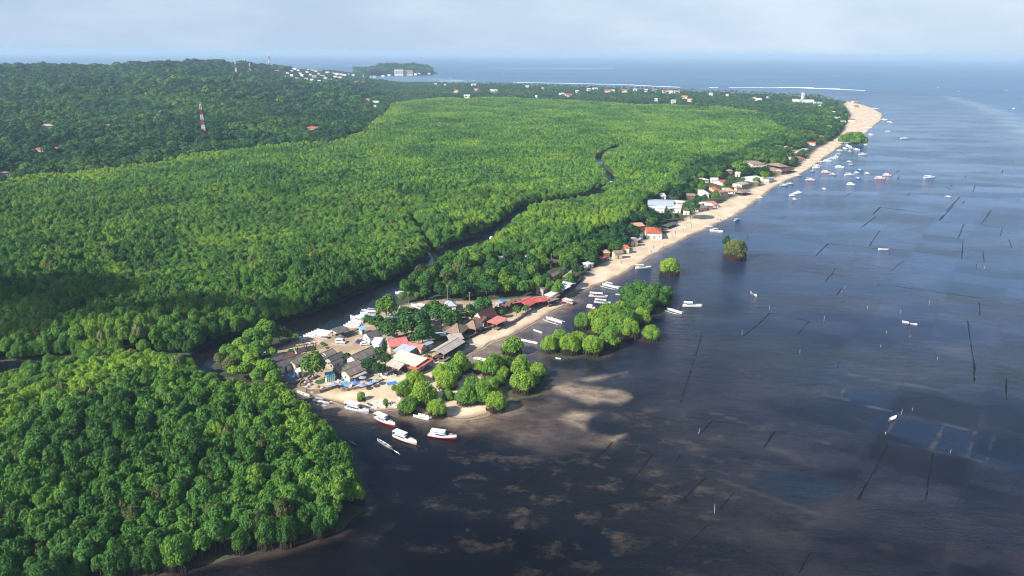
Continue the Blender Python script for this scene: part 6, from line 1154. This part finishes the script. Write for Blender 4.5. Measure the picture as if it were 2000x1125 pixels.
    for grp, lab, pts, tn in [('front', 'mangrove bush in the front islet nearest the brown shallows', [(1074, 671, 17), (1094, 661, 19), (1113, 671, 20), (1136, 661, 13), (1158, 673, 20), (1126, 657, 13)], .78), ('mid', 'mangrove bush in the large middle islet', [(1138, 626, 16), (1166, 622, 21), (1190, 611, 21), (1212, 606, 19), (1222, 621, 21), (1230, 640, 19), (1200, 634, 21), (1254, 617, 17), (1176, 637, 19), (1192, 658, 21)], .7), ('back', 'dark green mangrove of the back islet', [(1230, 573, 19), (1250, 570, 22), (1276, 575, 23), (1260, 592, 20), (1302, 569, 12), (1292, 585, 15), (1237, 589, 13)], .30)]:
        for px, py, r in pts: tree_at(px, py + 2, r * 1.05, KD, 'mangrove_bush', lab, g2, rng, float(np.clip(rng.normal(tn, .1), 0, 1)), 1.3, .1, True, .62)
    for px, py, r, lab in [(1437, 488, 22, 'dry olive mangrove bush far out in the water'), (1425, 484, 12, 'left shoulder of the dry olive bush far out in the water')]:
        o = tree_at(px, py + 1, r, KD, 'mangrove_bush', lab, g2, rng, .5, 1.25, .1, True, .62)
        for c in o.children:
            if c.name.startswith('crown'): me = c.data.copy(); me.materials[0] = DLEAF; c.data = me
    tree_at(1418, 472, 7, KB, 'young_tree', 'slim dark young tree sticking up behind the dry olive bush', g2, rng, .15, 1.6, .1)
    for px, py, r in [(1648, 273, 11), (1660, 271, 14), (1674, 272, 14), (1686, 275, 10), (1668, 267, 10), (1678, 266, 9)]: tree_at(px, py, r, KD, 'mangrove_bush', 'mangrove of the green point that juts from the far beach', g2, rng, float(rng.uniform(.4, .6)), 1.2, .1, False, .62)
boats(); buildings(); misc(); village_trees(); forests(); strip_trees()
# ------------------------------------------------------------------ broken cloud added out of view, left, to shade the forest beyond the creek
def cloud(name, px, py, rx, ry, alt, n, seed):
    rng = np.random.default_rng(seed); g = at(px, py, 8); k = alt / math.tan(SUN_EL); c = np.array([g.x + SUN_DIR.x * k, g.y + SUN_DIR.y * k, alt])
    bm = __import__('bmesh').new(); __import__('bmesh').ops.create_icosphere(bm, subdivisions=2, radius=1); bv = np.array([v.co[:] for v in bm.verts]); bf = np.array([[v.index for v in f.verts] for f in bm.faces]); bm.free()
    V, Fc, o = [], [], 0
    for i in range(n):
        a = rng.uniform(0, 6.283); q = min(1.25, abs(rng.normal(0, .5))); x, y = q * math.cos(a) * rx, q * math.sin(a) * ry; r = rng.uniform(7, 17) * (1.25 - .6 * q)
        w = 1 + .35 * (vnoise(bv[:, 0] * 2.3 + i, bv[:, 1] * 2.3 + bv[:, 2] * 1.9, seed) - .5); V.append(bv * w[:, None] * np.array([r * 1.3, r, r * .6]) + np.array([x, y, rng.uniform(-8, 10) * (1 - q)])); Fc.append(bf + o); o += len(bv)
    M = bpy.data.materials.get('cloud') or bpy.data.materials.new('cloud'); M.use_nodes = True; b = M.node_tree.nodes['Principled BSDF']; b.inputs['Base Color'].default_value = (.9, .9, .9, 1); b.inputs['Roughness'].default_value = 1; b.inputs['Subsurface Weight'].default_value = 0
    ob = link(bpy.data.objects.new('cloud', npmesh('cloud', np.concatenate(V), np.concatenate(Fc), [M], smooth=True))); ob.location = c; tag(ob, kind='stuff')
cloud('cloud', 150, 568, 120, 42, 520, 34, 1)
# ------------------------------------------------------------------ haze: one even box of air
HAZE = 0.000085
def haze_box():
    x0, x1, y0, y1, z0, z1 = -70000, 70000, -600, 92000, -2.4, 152
    v = [(x, y, z) for x in (x0, x1) for y in (y0, y1) for z in (z0, z1)]
    f = [(0, 1, 3, 2), (4, 6, 7, 5), (0, 4, 5, 1), (2, 3, 7, 6), (0, 2, 6, 4), (1, 5, 7, 3)]
    me = bpy.data.meshes.new('haze'); me.from_pydata(v, [], f); o = link(bpy.data.objects.new('haze', me)); tag(o, kind='stuff')
    M = bpy.data.materials.new('haze'); M.use_nodes = True; t = M.node_tree; t.nodes.clear()
    vol = t.nodes.new('ShaderNodeVolumePrincipled'); vol.inputs['Density'].default_value = HAZE; vol.inputs['Color'].default_value = (.55, .77, 1, 1); vol.inputs['Anisotropy'].default_value = 0
    out = t.nodes.new('ShaderNodeOutputMaterial'); t.links.new(vol.outputs[0], out.inputs['Volume']); me.materials.append(M)
haze_box()
